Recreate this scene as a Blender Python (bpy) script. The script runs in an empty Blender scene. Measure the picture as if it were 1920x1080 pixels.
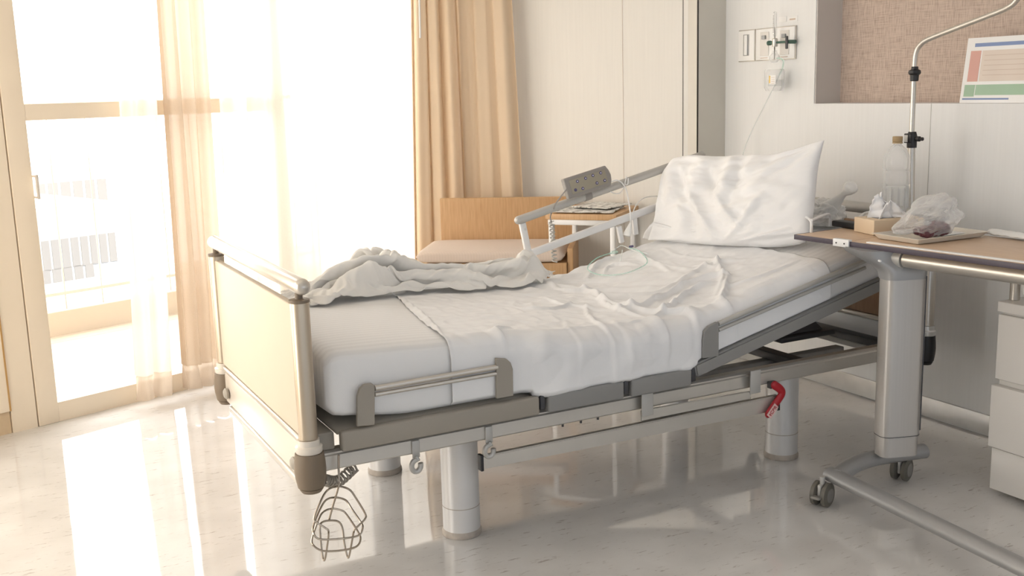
import bpy, bmesh, math, random
import numpy as np
from mathutils import Vector, Matrix, noise
random.seed(7)
PI = math.pi
V = Vector
SC = bpy.context.scene
COL = SC.collection

# ------------------------------------------------------------------ camera frame (from the two vanishing points of the bed)
CX, CY = 960.0, 540.0
VL = np.array([-100., 197.]); VR = np.array([4797., 197. - 0.029 * 4897.])
F = math.sqrt(-((VL - [CX, CY]) @ (VR - [CX, CY])))
def _d(v):
    a = np.array([v[0] - CX, -(v[1] - CY), -F]); return a / np.linalg.norm(a)
EX = _d(VR); EY = _d(VL); EZ = np.cross(EX, EY)
ROT = np.array([EX, EY, EZ])
CAM = np.array([0, 0, 1.4])
def ray(px, py): return ROT @ np.array([px - CX, -(py - CY), -F])
def hit(px, py, p0, n):
    r = ray(px, py); n = np.array(n, float); p0 = np.array(p0, float)
    return V(CAM + r * (((p0 - CAM) @ n) / (r @ n)))
def atx(px, py, x): return hit(px, py, (x, 0, 0), (1, 0, 0))
def aty(px, py, y): return hit(px, py, (0, y, 0), (0, 1, 0))
def atz(px, py, z): return hit(px, py, (0, 0, z), (0, 0, 1))

# ------------------------------------------------------------------ materials
def new_mat(name):
    m = bpy.data.materials.new(name); m.use_nodes = True
    nt = m.node_tree; b = nt.nodes['Principled BSDF']
    return m, nt, b
def mat(name, color, rough=0.5, metal=0.0, bump=0.0, bscale=60.0, var=0.0, vscale=8.0, stretch=(1, 1, 1), spec=None, trans=0.0, ior=None, alpha=None, sheen=0.0, coat=0.0):
    m, nt, b = new_mat(name)
    b.inputs['Base Color'].default_value = (*color, 1)
    b.inputs['Roughness'].default_value = rough
    b.inputs['Metallic'].default_value = metal
    if spec is not None: b.inputs['Specular IOR Level'].default_value = spec
    if trans: b.inputs['Transmission Weight'].default_value = trans
    if ior: b.inputs['IOR'].default_value = ior
    if alpha is not None: b.inputs['Alpha'].default_value = alpha
    if sheen: b.inputs['Sheen Weight'].default_value = sheen
    if coat: b.inputs['Coat Weight'].default_value = coat
    tc = nt.nodes.new('ShaderNodeTexCoord'); mp = nt.nodes.new('ShaderNodeMapping')
    mp.inputs['Scale'].default_value = stretch
    nt.links.new(tc.outputs['Object'], mp.inputs['Vector'])
    if var:
        n = nt.nodes.new('ShaderNodeTexNoise'); n.inputs['Scale'].default_value = vscale; n.inputs['Detail'].default_value = 4
        nt.links.new(mp.outputs[0], n.inputs['Vector'])
        r = nt.nodes.new('ShaderNodeMapRange'); r.inputs['From Min'].default_value = 0.3; r.inputs['From Max'].default_value = 0.7
        r.inputs['To Min'].default_value = 1 - var; r.inputs['To Max'].default_value = 1 + var * 0.5
        nt.links.new(n.outputs['Fac'], r.inputs['Value'])
        mx = nt.nodes.new('ShaderNodeVectorMath'); mx.operation = 'SCALE'; mx.inputs[0].default_value = color
        nt.links.new(r.outputs[0], mx.inputs['Scale']); nt.links.new(mx.outputs[0], b.inputs['Base Color'])
    if bump:
        n = nt.nodes.new('ShaderNodeTexNoise'); n.inputs['Scale'].default_value = bscale; n.inputs['Detail'].default_value = 5
        nt.links.new(mp.outputs[0], n.inputs['Vector'])
        bp = nt.nodes.new('ShaderNodeBump'); bp.inputs['Strength'].default_value = bump; bp.inputs['Distance'].default_value = 0.01
        nt.links.new(n.outputs['Fac'], bp.inputs['Height']); nt.links.new(bp.outputs[0], b.inputs['Normal'])
    return m
def emat_ramp(nt, pts):
    r = nt.nodes.new('ShaderNodeValToRGB'); cr = r.color_ramp
    while len(cr.elements) < len(pts): cr.elements.new(0.5)
    for e, (p, c) in zip(cr.elements, pts): e.position = p; e.color = (*c, 1)
    return r

def wood_mat(name, c1, c2, stretch=(1, 1, 14), rough=0.4):
    m, nt, b = new_mat(name)
    tc = nt.nodes.new('ShaderNodeTexCoord'); mp = nt.nodes.new('ShaderNodeMapping'); mp.inputs['Scale'].default_value = stretch
    n = nt.nodes.new('ShaderNodeTexNoise'); n.inputs['Scale'].default_value = 9; n.inputs['Detail'].default_value = 6; n.inputs['Distortion'].default_value = 0.3
    r = emat_ramp(nt, [(0.3, c1), (0.7, c2)])
    nt.links.new(tc.outputs['Object'], mp.inputs['Vector']); nt.links.new(mp.outputs[0], n.inputs['Vector'])
    nt.links.new(n.outputs['Fac'], r.inputs['Fac']); nt.links.new(r.outputs[0], b.inputs['Base Color'])
    b.inputs['Roughness'].default_value = rough
    return m
def floor_mat():
    m, nt, b = new_mat('vinyl_floor')
    tc = nt.nodes.new('ShaderNodeTexCoord')
    mp = nt.nodes.new('ShaderNodeMapping'); mp.inputs['Scale'].default_value = (1, 1, 1); mp.inputs['Rotation'].default_value = (0, 0, math.radians(38))
    mp2 = nt.nodes.new('ShaderNodeMapping'); mp2.inputs['Scale'].default_value = (9, 42, 1); mp2.inputs['Rotation'].default_value = (0, 0, math.radians(28))
    L = nt.links.new
    L(tc.outputs['Object'], mp.inputs['Vector']); L(tc.outputs['Object'], mp2.inputs['Vector'])
    n1 = nt.nodes.new('ShaderNodeTexNoise'); n1.inputs['Scale'].default_value = 5; n1.inputs['Detail'].default_value = 8
    L(mp.outputs[0], n1.inputs['Vector'])
    r1 = emat_ramp(nt, [(0.3, (0.60, 0.585, 0.565)), (0.7, (0.69, 0.675, 0.655))]); L(n1.outputs['Fac'], r1.inputs['Fac'])
    n2 = nt.nodes.new('ShaderNodeTexNoise'); n2.inputs['Scale'].default_value = 1.6; n2.inputs['Detail'].default_value = 5; n2.inputs['Roughness'].default_value = 0.75
    L(mp2.outputs[0], n2.inputs['Vector'])
    r2 = emat_ramp(nt, [(0.60, (0, 0, 0)), (0.66, (1, 1, 1))]); L(n2.outputs['Fac'], r2.inputs['Fac'])
    mx = nt.nodes.new('ShaderNodeMix'); mx.data_type = 'RGBA'
    mul = nt.nodes.new('ShaderNodeMath'); mul.operation = 'MULTIPLY'; mul.inputs[1].default_value = 0.55
    L(r2.outputs[0], mul.inputs[0]); L(mul.outputs[0], mx.inputs['Factor'])
    L(r1.outputs[0], mx.inputs[6]); mx.inputs[7].default_value = (0.25, 0.2, 0.17, 1)
    L(mx.outputs[2], b.inputs['Base Color'])
    b.inputs['Roughness'].default_value = 0.045; b.inputs['Specular IOR Level'].default_value = 0.8
    n3 = nt.nodes.new('ShaderNodeTexNoise'); n3.inputs['Scale'].default_value = 5.0; n3.inputs['Detail'].default_value = 1
    L(tc.outputs['Object'], n3.inputs['Vector'])
    bp = nt.nodes.new('ShaderNodeBump'); bp.inputs['Strength'].default_value = 0.03; bp.inputs['Distance'].default_value = 0.01
    L(n3.outputs['Fac'], bp.inputs['Height']); L(bp.outputs[0], b.inputs['Normal'])
    return m
def weave_mat(name, c1, c2):
    m, nt, b = new_mat(name); L = nt.links.new
    tc = nt.nodes.new('ShaderNodeTexCoord')
    outs = []
    for sc in ((5, 8, 420), (5, 170, 14)):
        mp = nt.nodes.new('ShaderNodeMapping'); mp.inputs['Scale'].default_value = sc
        L(tc.outputs['Object'], mp.inputs['Vector'])
        n = nt.nodes.new('ShaderNodeTexNoise'); n.inputs['Scale'].default_value = 1.5; n.inputs['Detail'].default_value = 3
        L(mp.outputs[0], n.inputs['Vector']); outs.append(n)
    a = nt.nodes.new('ShaderNodeMath'); a.operation = 'ADD'; L(outs[0].outputs['Fac'], a.inputs[0]); L(outs[1].outputs['Fac'], a.inputs[1])
    h = nt.nodes.new('ShaderNodeMath'); h.operation = 'MULTIPLY'; h.inputs[1].default_value = 0.5; L(a.outputs[0], h.inputs[0])
    r = emat_ramp(nt, [(0.36, c1), (0.56, c2)]); L(h.outputs[0], r.inputs['Fac']); L(r.outputs[0], b.inputs['Base Color'])
    b.inputs['Roughness'].default_value = 0.9
    return m
def cloth_mat(name, color, stripe=0.0, pitch=0.03, bump=0.15, bscale=400, axis='Y', transl=0.0):
    m, nt, b = new_mat(name); L = nt.links.new
    b.inputs['Base Color'].default_value = (*color, 1); b.inputs['Roughness'].default_value = 0.85
    b.inputs['Sheen Weight'].default_value = 0.15; b.inputs['Specular IOR Level'].default_value = 0.2
    tc = nt.nodes.new('ShaderNodeTexCoord')
    if stripe:
        w = nt.nodes.new('ShaderNodeTexWave'); w.wave_type = 'BANDS'; w.bands_direction = axis; w.inputs['Scale'].default_value = 0.314 / pitch
        L(tc.outputs['Object'], w.inputs['Vector'])
        r = emat_ramp(nt, [(0.4, tuple(c * (1 - stripe) for c in color)), (0.6, color)]); L(w.outputs['Fac'], r.inputs['Fac'])
        L(r.outputs[0], b.inputs['Base Color'])
    n = nt.nodes.new('ShaderNodeTexNoise'); n.inputs['Scale'].default_value = bscale; n.inputs['Detail'].default_value = 3
    L(tc.outputs['Object'], n.inputs['Vector'])
    bp = nt.nodes.new('ShaderNodeBump'); bp.inputs['Strength'].default_value = bump; bp.inputs['Distance'].default_value = 0.002
    L(n.outputs['Fac'], bp.inputs['Height']); L(bp.outputs[0], b.inputs['Normal'])
    return m
def sheer_mat(name, color, opac=0.6, transl=0.6):
    m = bpy.data.materials.new(name); m.use_nodes = True; nt = m.node_tree; nt.nodes.clear(); L = nt.links.new
    out = nt.nodes.new('ShaderNodeOutputMaterial')
    tr = nt.nodes.new('ShaderNodeBsdfTransparent'); di = nt.nodes.new('ShaderNodeBsdfDiffuse'); tl = nt.nodes.new('ShaderNodeBsdfTranslucent')
    di.inputs['Color'].default_value = (*color, 1); tl.inputs['Color'].default_value = (*color, 1)
    m1 = nt.nodes.new('ShaderNodeMixShader'); m1.inputs[0].default_value = transl; L(di.outputs[0], m1.inputs[1]); L(tl.outputs[0], m1.inputs[2])
    m2 = nt.nodes.new('ShaderNodeMixShader'); L(tr.outputs[0], m2.inputs[1]); L(m1.outputs[0], m2.inputs[2])
    tc = nt.nodes.new('ShaderNodeTexCoord'); n = nt.nodes.new('ShaderNodeTexNoise'); n.inputs['Scale'].default_value = 260
    L(tc.outputs['Object'], n.inputs['Vector'])
    r = nt.nodes.new('ShaderNodeMapRange'); r.inputs['To Min'].default_value = opac - 0.06; r.inputs['To Max'].default_value = opac + 0.06
    L(n.outputs['Fac'], r.inputs['Value']); L(r.outputs[0], m2.inputs[0]); L(m2.outputs[0], out.inputs['Surface'])
    return m
def film_mat(name, color, opac, rough=0.15, bump=0.3):
    # thin plastic film: a little gloss over mostly clear
    m = bpy.data.materials.new(name); m.use_nodes = True; nt = m.node_tree; nt.nodes.clear(); L = nt.links.new
    out = nt.nodes.new('ShaderNodeOutputMaterial')
    tr = nt.nodes.new('ShaderNodeBsdfTransparent'); pr = nt.nodes.new('ShaderNodeBsdfPrincipled')
    pr.inputs['Base Color'].default_value = (*color, 1); pr.inputs['Roughness'].default_value = rough
    mx = nt.nodes.new('ShaderNodeMixShader')
    lw = nt.nodes.new('ShaderNodeLayerWeight'); lw.inputs['Blend'].default_value = 0.35
    r = nt.nodes.new('ShaderNodeMapRange'); r.inputs['To Min'].default_value = opac; r.inputs['To Max'].default_value = min(1, opac + 0.5)
    L(lw.outputs['Facing'], r.inputs['Value']); L(r.outputs[0], mx.inputs[0])
    L(tr.outputs[0], mx.inputs[1]); L(pr.outputs[0], mx.inputs[2]); L(mx.outputs[0], out.inputs['Surface'])
    tc = nt.nodes.new('ShaderNodeTexCoord'); n = nt.nodes.new('ShaderNodeTexNoise'); n.inputs['Scale'].default_value = 30; n.inputs['Detail'].default_value = 3
    L(tc.outputs['Object'], n.inputs['Vector'])
    bp = nt.nodes.new('ShaderNodeBump'); bp.inputs['Strength'].default_value = bump; bp.inputs['Distance'].default_value = 0.01
    L(n.outputs['Fac'], bp.inputs['Height']); L(bp.outputs[0], pr.inputs['Normal'])
    return m

M = {}
M['wall'] = mat('wall_paint', (0.80, 0.807, 0.805), 0.55, bump=0.03, var=0.02, vscale=3, stretch=(30, 30, 1))
M['wall_warm'] = mat('cream_wall_panel', (0.82, 0.795, 0.745), 0.5, bump=0.03, var=0.02, vscale=3, stretch=(30, 30, 1))
M['column'] = mat('beige_column_paint', (0.66, 0.63, 0.565), 0.5, var=0.02)
M['jamb'] = mat('cream_warm_glow_tint', (0.93, 0.81, 0.645), 0.45, var=0.01)  # cream frame colour with the warm glow tinted in as peach
M['plinth'] = mat('tan_plinth', (0.75, 0.58, 0.38), 0.5, var=0.15)
M['gap'] = mat('dark_joint', (0.05, 0.045, 0.04), 0.8)
M['ochre_gap'] = mat('ochre_joint', (0.55, 0.33, 0.12), 0.8)
M['floor'] = floor_mat()
M['ceil'] = mat('ceiling_paint', (0.85, 0.84, 0.82), 0.8)
M['steel_strip'] = mat('brushed_skirting', (0.72, 0.72, 0.71), 0.3, 0.55, var=0.08, vscale=12)
M['alu'] = mat('brushed_aluminium', (0.60, 0.565, 0.51), 0.30, 0.7, var=0.03, vscale=20, stretch=(1, 1, 8))
M['alu_rail'] = mat('anodised_rail', (0.60, 0.575, 0.53), 0.38, 0.6, var=0.03)
M['rail_grey'] = mat('grey_painted_tube', (0.50, 0.49, 0.465), 0.35, 0.25)
M['white_metal'] = mat('white_painted_metal', (0.80, 0.80, 0.80), 0.35, 0.1)
M['taupe'] = mat('taupe_plastic', (0.33, 0.30, 0.255), 0.5, bump=0.05, bscale=300)
M['grey_plastic'] = mat('grey_plastic', (0.27, 0.265, 0.255), 0.45, bump=0.05, bscale=300)
M['brown_plastic'] = mat('brown_plastic', (0.23, 0.155, 0.09), 0.45)
M['black'] = mat('black_rubber', (0.015, 0.015, 0.017), 0.45)
M['dark'] = mat('dark_metal', (0.06, 0.06, 0.065), 0.4, 0.3)
M['cream_panel'] = mat('cream_laminate', (0.63, 0.54, 0.43), 0.6, var=0.01)
M['cream_gloss'] = mat('white_gloss_panel', (0.72, 0.66, 0.58), 0.25)
M['leg'] = mat('painted_column_leg', (0.68, 0.67, 0.66), 0.32, 0.3, var=0.02)
M['legtrim'] = mat('leg_foot_ring', (0.42, 0.37, 0.32), 0.6, var=0.2, vscale=30)
M['wood'] = wood_mat('beech_veneer', (0.56, 0.335, 0.16), (0.66, 0.42, 0.22), (14, 14, 1))
M['wood_top'] = wood_mat('beech_table_top', (0.60, 0.43, 0.29), (0.68, 0.50, 0.35), (14, 1, 1))
M['wood_dark'] = wood_mat('walnut_headboard', (0.32, 0.19, 0.11), (0.40, 0.25, 0.15), (1, 12, 1))
M['edge_dark'] = mat('plum_edge_band', (0.07, 0.055, 0.075), 0.4)
M['fitted'] = cloth_mat('striped_sheet_cloth', (0.83, 0.825, 0.82), 0.055, 0.03)
M['sheet'] = cloth_mat('white_draw_sheet_cloth', (0.85, 0.85, 0.855), 0.02, 0.05)
M['pillow'] = cloth_mat('pillowcase_cloth', (0.86, 0.86, 0.865))
M['blanket'] = sheer_mat('fleece_blanket_cloth', (0.94, 0.92, 0.88), 1.07, 0.12)
M['cushion'] = cloth_mat('pink_beige_cushion_cloth', (0.72, 0.61, 0.53), 0.03, 0.012, bump=0.5, bscale=300, axis='X')
M['drape'] = sheer_mat('peach_drape_cloth', (0.80, 0.66, 0.50), 1.06, 0.16)
M['sheer'] = sheer_mat('sheer_voile', (0.66, 0.61, 0.54), 0.92, 0.6)
M['sheer_thick'] = sheer_mat('sheer_voile_bunched', (0.54, 0.43, 0.32), 0.97, 0.55)
M['hem'] = sheer_mat('sheer_hem', (0.56, 0.46, 0.36), 0.94, 0.55)
M['weave'] = weave_mat('woven_wallcovering', (0.36, 0.275, 0.225), (0.60, 0.49, 0.415))
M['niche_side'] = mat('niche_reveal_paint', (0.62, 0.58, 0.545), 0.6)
M['glass'] = film_mat('window_glass', (0.9, 0.95, 0.95), 0.03, 0.02, 0.0)
M['water_bottle'] = film_mat('clear_bottle_plastic', (0.86, 0.87, 0.87), 0.16, 0.05, 0.15)
M['water'] = film_mat('water', (0.8, 0.84, 0.84), 0.10, 0.02, 0.1)
M['cap'] = mat('tan_bottle_cap', (0.42, 0.30, 0.16), 0.45)
M['bag'] = film_mat('white_plastic_film', (0.90, 0.90, 0.90), 0.22, 0.2, 0.9)
M['bag2'] = film_mat('thin_plastic_film', (0.92, 0.92, 0.90), 0.55, 0.3, 0.5)
M['grape'] = mat('dark_red_fruit', (0.13, 0.035, 0.045), 0.35, var=0.3, vscale=40)
M['tissue'] = cloth_mat('tissue_paper', (0.92, 0.92, 0.93))
M['tan_card'] = mat('tan_card', (0.72, 0.57, 0.40), 0.6)
M['paper'] = mat('white_paper', (0.86, 0.86, 0.85), 0.7, bump=0.1, bscale=20)
def print_mat():
    m, nt, b = new_mat('newsprint'); L = nt.links.new
    tc = nt.nodes.new('ShaderNodeTexCoord'); mp = nt.nodes.new('ShaderNodeMapping'); mp.inputs['Scale'].default_value = (22, 70, 1); mp.inputs['Rotation'].default_value = (0, 0, -.8)
    n = nt.nodes.new('ShaderNodeTexNoise'); n.inputs['Scale'].default_value = 1.0; n.inputs['Detail'].default_value = 3
    L(tc.outputs['Object'], mp.inputs['Vector']); L(mp.outputs[0], n.inputs['Vector'])
    r = emat_ramp(nt, [(0.52, (0.82, 0.81, 0.78)), (0.60, (0.22, 0.21, 0.20))]); L(n.outputs['Fac'], r.inputs['Fac']); L(r.outputs[0], b.inputs['Base Color']); b.inputs['Roughness'].default_value = .8
    return m
M['newsprint'] = print_mat()
M['cream_tray'] = mat('cream_tray_plastic', (0.77, 0.72, 0.64), 0.35)
M['white_plastic'] = mat('white_plastic', (0.87, 0.87, 0.86), 0.3)
M['chrome'] = mat('chrome', (0.75, 0.75, 0.74), 0.14, 1.0)
M['wire'] = mat('steel_wire', (0.42, 0.37, 0.31), 0.25, 0.9)
M['red'] = mat('red_plastic', (0.42, 0.012, 0.022), 0.4)
M['pink'] = mat('pale_pink_label', (0.80, 0.55, 0.52), 0.5)
M['green_tube'] = film_mat('clear_green_tube', (0.50, 0.82, 0.72), 0.25, 0.1, 0.0)
M['clear_tube'] = film_mat('clear_tube', (0.85, 0.90, 0.90), 0.5, 0.1, 0.0)
M['handset'] = mat('grey_handset_plastic', (0.30, 0.28, 0.26), 0.45)
M['keypad'] = mat('olive_keypad', (0.34, 0.31, 0.24), 0.5)
M['btn'] = mat('violet_button', (0.10, 0.09, 0.19), 0.4)
M['btn_dot'] = mat('white_button_icon', (0.85, 0.85, 0.95), 0.4)
M['green_dark'] = mat('dark_green_valve', (0.05, 0.12, 0.09), 0.4)
M['blue'] = mat('blue_print', (0.22, 0.30, 0.52), 0.5)
M['salmon'] = mat('salmon_print', (0.70, 0.40, 0.34), 0.5)
M['beige_print'] = mat('beige_print', (0.74, 0.65, 0.57), 0.5)
M['green_print'] = mat('green_print', (0.38, 0.55, 0.40), 0.5)
M['ink'] = mat('grey_ink', (0.25, 0.24, 0.24), 0.7)
M['ink_pale'] = mat('pale_ink', (0.62, 0.50, 0.42), 0.7)
M['yellow'] = mat('yellow_label', (0.80, 0.55, 0.12), 0.5)
M['caster'] = mat('caster_tyre', (0.13, 0.12, 0.10), 0.5)
M['caster_hub'] = mat('caster_hub', (0.22, 0.21, 0.19), 0.4)
M['cabinet'] = mat('white_cabinet_laminate', (0.74, 0.715, 0.68), 0.25)
M['table_grey'] = mat('grey_metallic_paint', (0.36, 0.36, 0.36), 0.40, 0.35)
M['col_alu'] = mat('table_column_aluminium', (0.50, 0.48, 0.455), 0.36, 0.5, var=0.03, vscale=6, stretch=(20, 20, .4))
M['deck'] = wood_mat('pale_deck_boards', (0.62, 0.50, 0.38), (0.75, 0.64, 0.5), (1, 10, 1))
M['curb'] = mat('tan_curb', (0.52, 0.43, 0.33), 0.8)
M['railing'] = mat('pale_railing', (0.55, 0.48, 0.42), 0.5)
M['bldg'] = mat('white_render', (0.9, 0.88, 0.85), 0.8)
M['bldg_win'] = mat('tinted_window', (0.50, 0.46, 0.42), 0.5)  # one even tint for the far window panes

# ------------------------------------------------------------------ mesh helpers
def BM(): return bmesh.new()
def frame_from(d, up=V((0, 0, 1))):
    d = d.normalized()
    if abs(d.dot(up)) > 0.98: up = V((0, 1, 0))
    a = d.cross(up).normalized(); b = a.cross(d).normalized()
    return a, b
def add_box(bm, lo, hi, bev=0.0):
    b2 = bmesh.new(); bmesh.ops.create_cube(b2, size=1)
    lo, hi = V(lo), V(hi); c = (lo + hi) / 2; s = hi - lo
    for v in b2.verts: v.co = V((v.co.x * s.x + c.x, v.co.y * s.y + c.y, v.co.z * s.z + c.z))
    if bev: bmesh.ops.bevel(b2, geom=b2.edges[:], offset=bev, segments=3, affect='EDGES', profile=0.5)
    merge(bm, b2)
def merge(bm, b2, mtx=None):
    me = bpy.data.meshes.new('tmp'); 
    if mtx is not None: b2.transform(mtx)
    b2.to_mesh(me); bm.from_mesh(me); bpy.data.meshes.remove(me); b2.free()
def add_obox(bm, c, ax, ay, az, sx, sy, sz, bev=0.0):
    """oriented box: centre, three unit axes, full sizes"""
    b2 = bmesh.new(); bmesh.ops.create_cube(b2, size=1)
    for v in b2.verts: v.co = V((v.co.x * sx, v.co.y * sy, v.co.z * sz))
    if bev: bmesh.ops.bevel(b2, geom=b2.edges[:], offset=bev, segments=3, affect='EDGES', profile=0.5)
    m = Matrix((ax.normalized(), ay.normalized(), az.normalized())).transposed().to_4x4(); m.translation = V(c)
    merge(bm, b2, m)
def smooth_path(pts, n=8, closed=False):
    pts = [V(p) for p in pts]; out = []
    N = len(pts); rng = N if closed else N - 1
    for i in range(rng):
        if closed: p0, p1, p2, p3 = pts[(i - 1) % N], pts[i], pts[(i + 1) % N], pts[(i + 2) % N]
        else: p0, p1, p2, p3 = pts[max(i - 1, 0)], pts[i], pts[i + 1], pts[min(i + 2, N - 1)]
        for k in range(n):
            t = k / n; t2 = t * t; t3 = t2 * t
            out.append(0.5 * ((2 * p1) + (-p0 + p2) * t + (2 * p0 - 5 * p1 + 4 * p2 - p3) * t2 + (-p0 + 3 * p1 - 3 * p2 + p3) * t3))
    if not closed: out.append(pts[-1])
    return out
def add_tube(bm, pts, r, seg=12, closed=False, caps=True, round_end=False, rs=None):
    pts = [V(p) for p in pts]
    if round_end and not closed:
        d0 = (pts[0] - pts[1]).normalized(); d1 = (pts[-1] - pts[-2]).normalized()
        a = [(pts[0] + d0 * r * math.sin(t), r * math.cos(t)) for t in (PI / 2 * .98, PI / 3, PI / 6)]
        b = [(pts[-1] + d1 * r * math.sin(t), r * math.cos(t)) for t in (PI / 6, PI / 3, PI / 2 * .98)]
        rs = [x[1] for x in a] + [r] * len(pts) + [x[1] for x in b]
        pts = [x[0] for x in a] + pts + [x[0] for x in b]
    N = len(pts); rings = []; prev = None
    for i in range(N):
        if closed: d = pts[(i + 1) % N] - pts[(i - 1) % N]
        else: d = pts[min(i + 1, N - 1)] - pts[max(i - 1, 0)]
        if d.length < 1e-9: d = V((0, 0, 1))
        d.normalize()
        if prev is None: a, b = frame_from(d)
        else:
            a = prev - d * prev.dot(d)
            a = a.normalized() if a.length > 1e-6 else frame_from(d)[0]
            b = d.cross(a).normalized()
        b = d.cross(a).normalized(); prev = a
        rr = rs[i] if rs else r
        rings.append([bm.verts.new(pts[i] + (a * math.cos(2 * PI * k / seg) + b * math.sin(2 * PI * k / seg)) * rr) for k in range(seg)])
    for i in range(N if closed else N - 1):
        A, B = rings[i], rings[(i + 1) % N]
        for k in range(seg): bm.faces.new((A[k], A[(k + 1) % seg], B[(k + 1) % seg], B[k]))
    if caps and not closed:
        bm.faces.new(rings[0][::-1]); bm.faces.new(rings[-1])
def add_lathe(bm, prof, c, axis=V((0, 0, 1)), seg=28, sx=1.0, sy=1.0, up=None):
    a, b = frame_from(V(axis)) if up is None else (up.normalized(), V(axis).normalized().cross(up).normalized()); ax = V(axis).normalized(); c = V(c)
    rings = []
    for r, h in prof:
        if r < 1e-6: rings.append([bm.verts.new(c + ax * h)])
        else: rings.append([bm.verts.new(c + ax * h + (a * math.cos(2 * PI * k / seg) * sx + b * math.sin(2 * PI * k / seg) * sy) * r) for k in range(seg)])
    for A, B in zip(rings, rings[1:]):
        for k in range(seg):
            k2 = (k + 1) % seg
            if len(A) == 1 and len(B) == 1: continue
            if len(A) == 1: bm.faces.new((A[0], B[k2], B[k]))
            elif len(B) == 1: bm.faces.new((A[k], A[k2], B[0]))
            else: bm.faces.new((A[k], A[k2], B[k2], B[k]))
    if len(rings[0]) > 1: bm.faces.new(rings[0][::-1])
    if len(rings[-1]) > 1: bm.faces.new(rings[-1])
def add_prism(bm, poly, off):
    """polygon (list of points) extruded by vector off"""
    off = V(off); A = [bm.verts.new(V(p)) for p in poly]; B = [bm.verts.new(V(p) + off) for p in poly]
    n = len(A); bm.faces.new(A); bm.faces.new(B[::-1])
    for k in range(n): bm.faces.new((A[k], B[k], B[(k + 1) % n], A[(k + 1) % n]))
def add_grid(bm, fn, nu, nv):
    vs = [[bm.verts.new(fn(i / nu, j / nv)) for j in range(nv + 1)] for i in range(nu + 1)]
    for i in range(nu):
        for j in range(nv): bm.faces.new((vs[i][j], vs[i + 1][j], vs[i + 1][j + 1], vs[i][j + 1]))
    return vs
def solid(o, t, off=-1):
    s = o.modifiers.new('thickness', 'SOLIDIFY'); s.thickness = t; s.offset = off; return o

def world_loc(o):
    l = V((0, 0, 0))
    while o is not None: l = l + o.location; o = o.parent
    return l
def obj(name, bm, m, parent=None, sharp=35, label=None, base=True, bevel=0.0):
    bmesh.ops.recalc_face_normals(bm, faces=bm.faces[:])
    me = bpy.data.meshes.new(name)
    if parent is not None: org = world_loc(parent)
    else:
        xs = [v.co for v in bm.verts]
        org = V(((min(v.x for v in xs) + max(v.x for v in xs)) / 2, (min(v.y for v in xs) + max(v.y for v in xs)) / 2, min(v.z for v in xs)))
    bm.transform(Matrix.Translation(-org)); bm.to_mesh(me); bm.free()
    for p in me.polygons: p.use_smooth = True
    try: me.set_sharp_from_angle(angle=math.radians(sharp))
    except Exception: pass
    me.materials.append(m)
    o = bpy.data.objects.new(name, me); COL.objects.link(o)
    if parent is not None: o.parent = parent
    else: o.location = org
    if bevel:
        b = o.modifiers.new('bevel', 'BEVEL'); b.width = bevel; b.segments = 2; b.limit_method = 'ANGLE'
    if label: o['label'] = label
    return o
def thing(name, label, cat, loc, group=None):
    o = bpy.data.objects.new(name, None); COL.objects.link(o); o.location = V(loc); o.empty_display_size = 0.05
    o['label'] = label; o['category'] = cat
    if group: o['group'] = group
    return o
def tag(o, label, cat, group=None, kind=None):
    o['label'] = label; o['category'] = cat
    if group: o['group'] = group
    if kind: o['kind'] = kind
    return o
def struct(o): o['kind'] = 'structure'; return o
def boxo(name, lo, hi, m, parent=None, bev=0.0, label=None):
    bm = BM(); add_box(bm, lo, hi, bev); return obj(name, bm, m, parent, label=label)
def tubeo(name, pts, r, m, parent=None, seg=14, round_end=False, closed=False, label=None):
    bm = BM(); add_tube(bm, pts, r, seg, closed=closed, round_end=round_end); return obj(name, bm, m, parent, label=label)
def nz(x, y=0.0, z=0.0): return noise.noise(V((x, y, z)))
def sstep(a, b, x):
    t = min(1, max(0, (x - a) / (b - a))); return t * t * (3 - 2 * t)
UZ = V((0, 0, 1)); UX = V((1, 0, 0)); UY = V((0, 1, 0))

# ================================================================== THE ROOM
HW = 3.483                       # headwall plane (x)
CEIL = 2.62
WA = V((0.2046, 4.9101, 0)); WD = V((0.93924, 0.343256, 0)); WN = V((-0.343256, 0.93924, 0))   # window wall: point, direction, outward normal
def wp(s, z, off=0.0): return WA + WD * s + WN * off + UZ * z
def onwin(px, py, off=0.0): return hit(px, py, WA + WN * off, WN)
C1 = V((3.308, 4.358, 0)); C2 = V((2.52, 5.757, 0))       # bench wall ends
BD = (C2 - C1).normalized(); BN = V((BD.y, -BD.x, 0));    # outward (away from the room)
if BN.dot(C1) < 0: BN = -BN

# floor
bm = BM()
pl = [(-3.2, -1.5, 0), (4.1, -1.5, 0), (4.1, 4.6, 0), (3.3, 5.2, 0), (2.6, 5.85, 0), tuple(wp(0, 0, 0.06)), tuple(wp(-3.4, 0, 0.06))]
add_prism(bm, pl, (0, 0, -0.12)); struct(obj('floor', bm, M['floor']))
bm = BM(); add_prism(bm, [V((p[0], -5.0 if p[1] < -1 else p[1], CEIL)) for p in pl], (0, 0, 0.1)); struct(obj('ceiling', bm, M['ceil']))  # unseen ceiling, stretched past the floor at the back to block the sun

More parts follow.
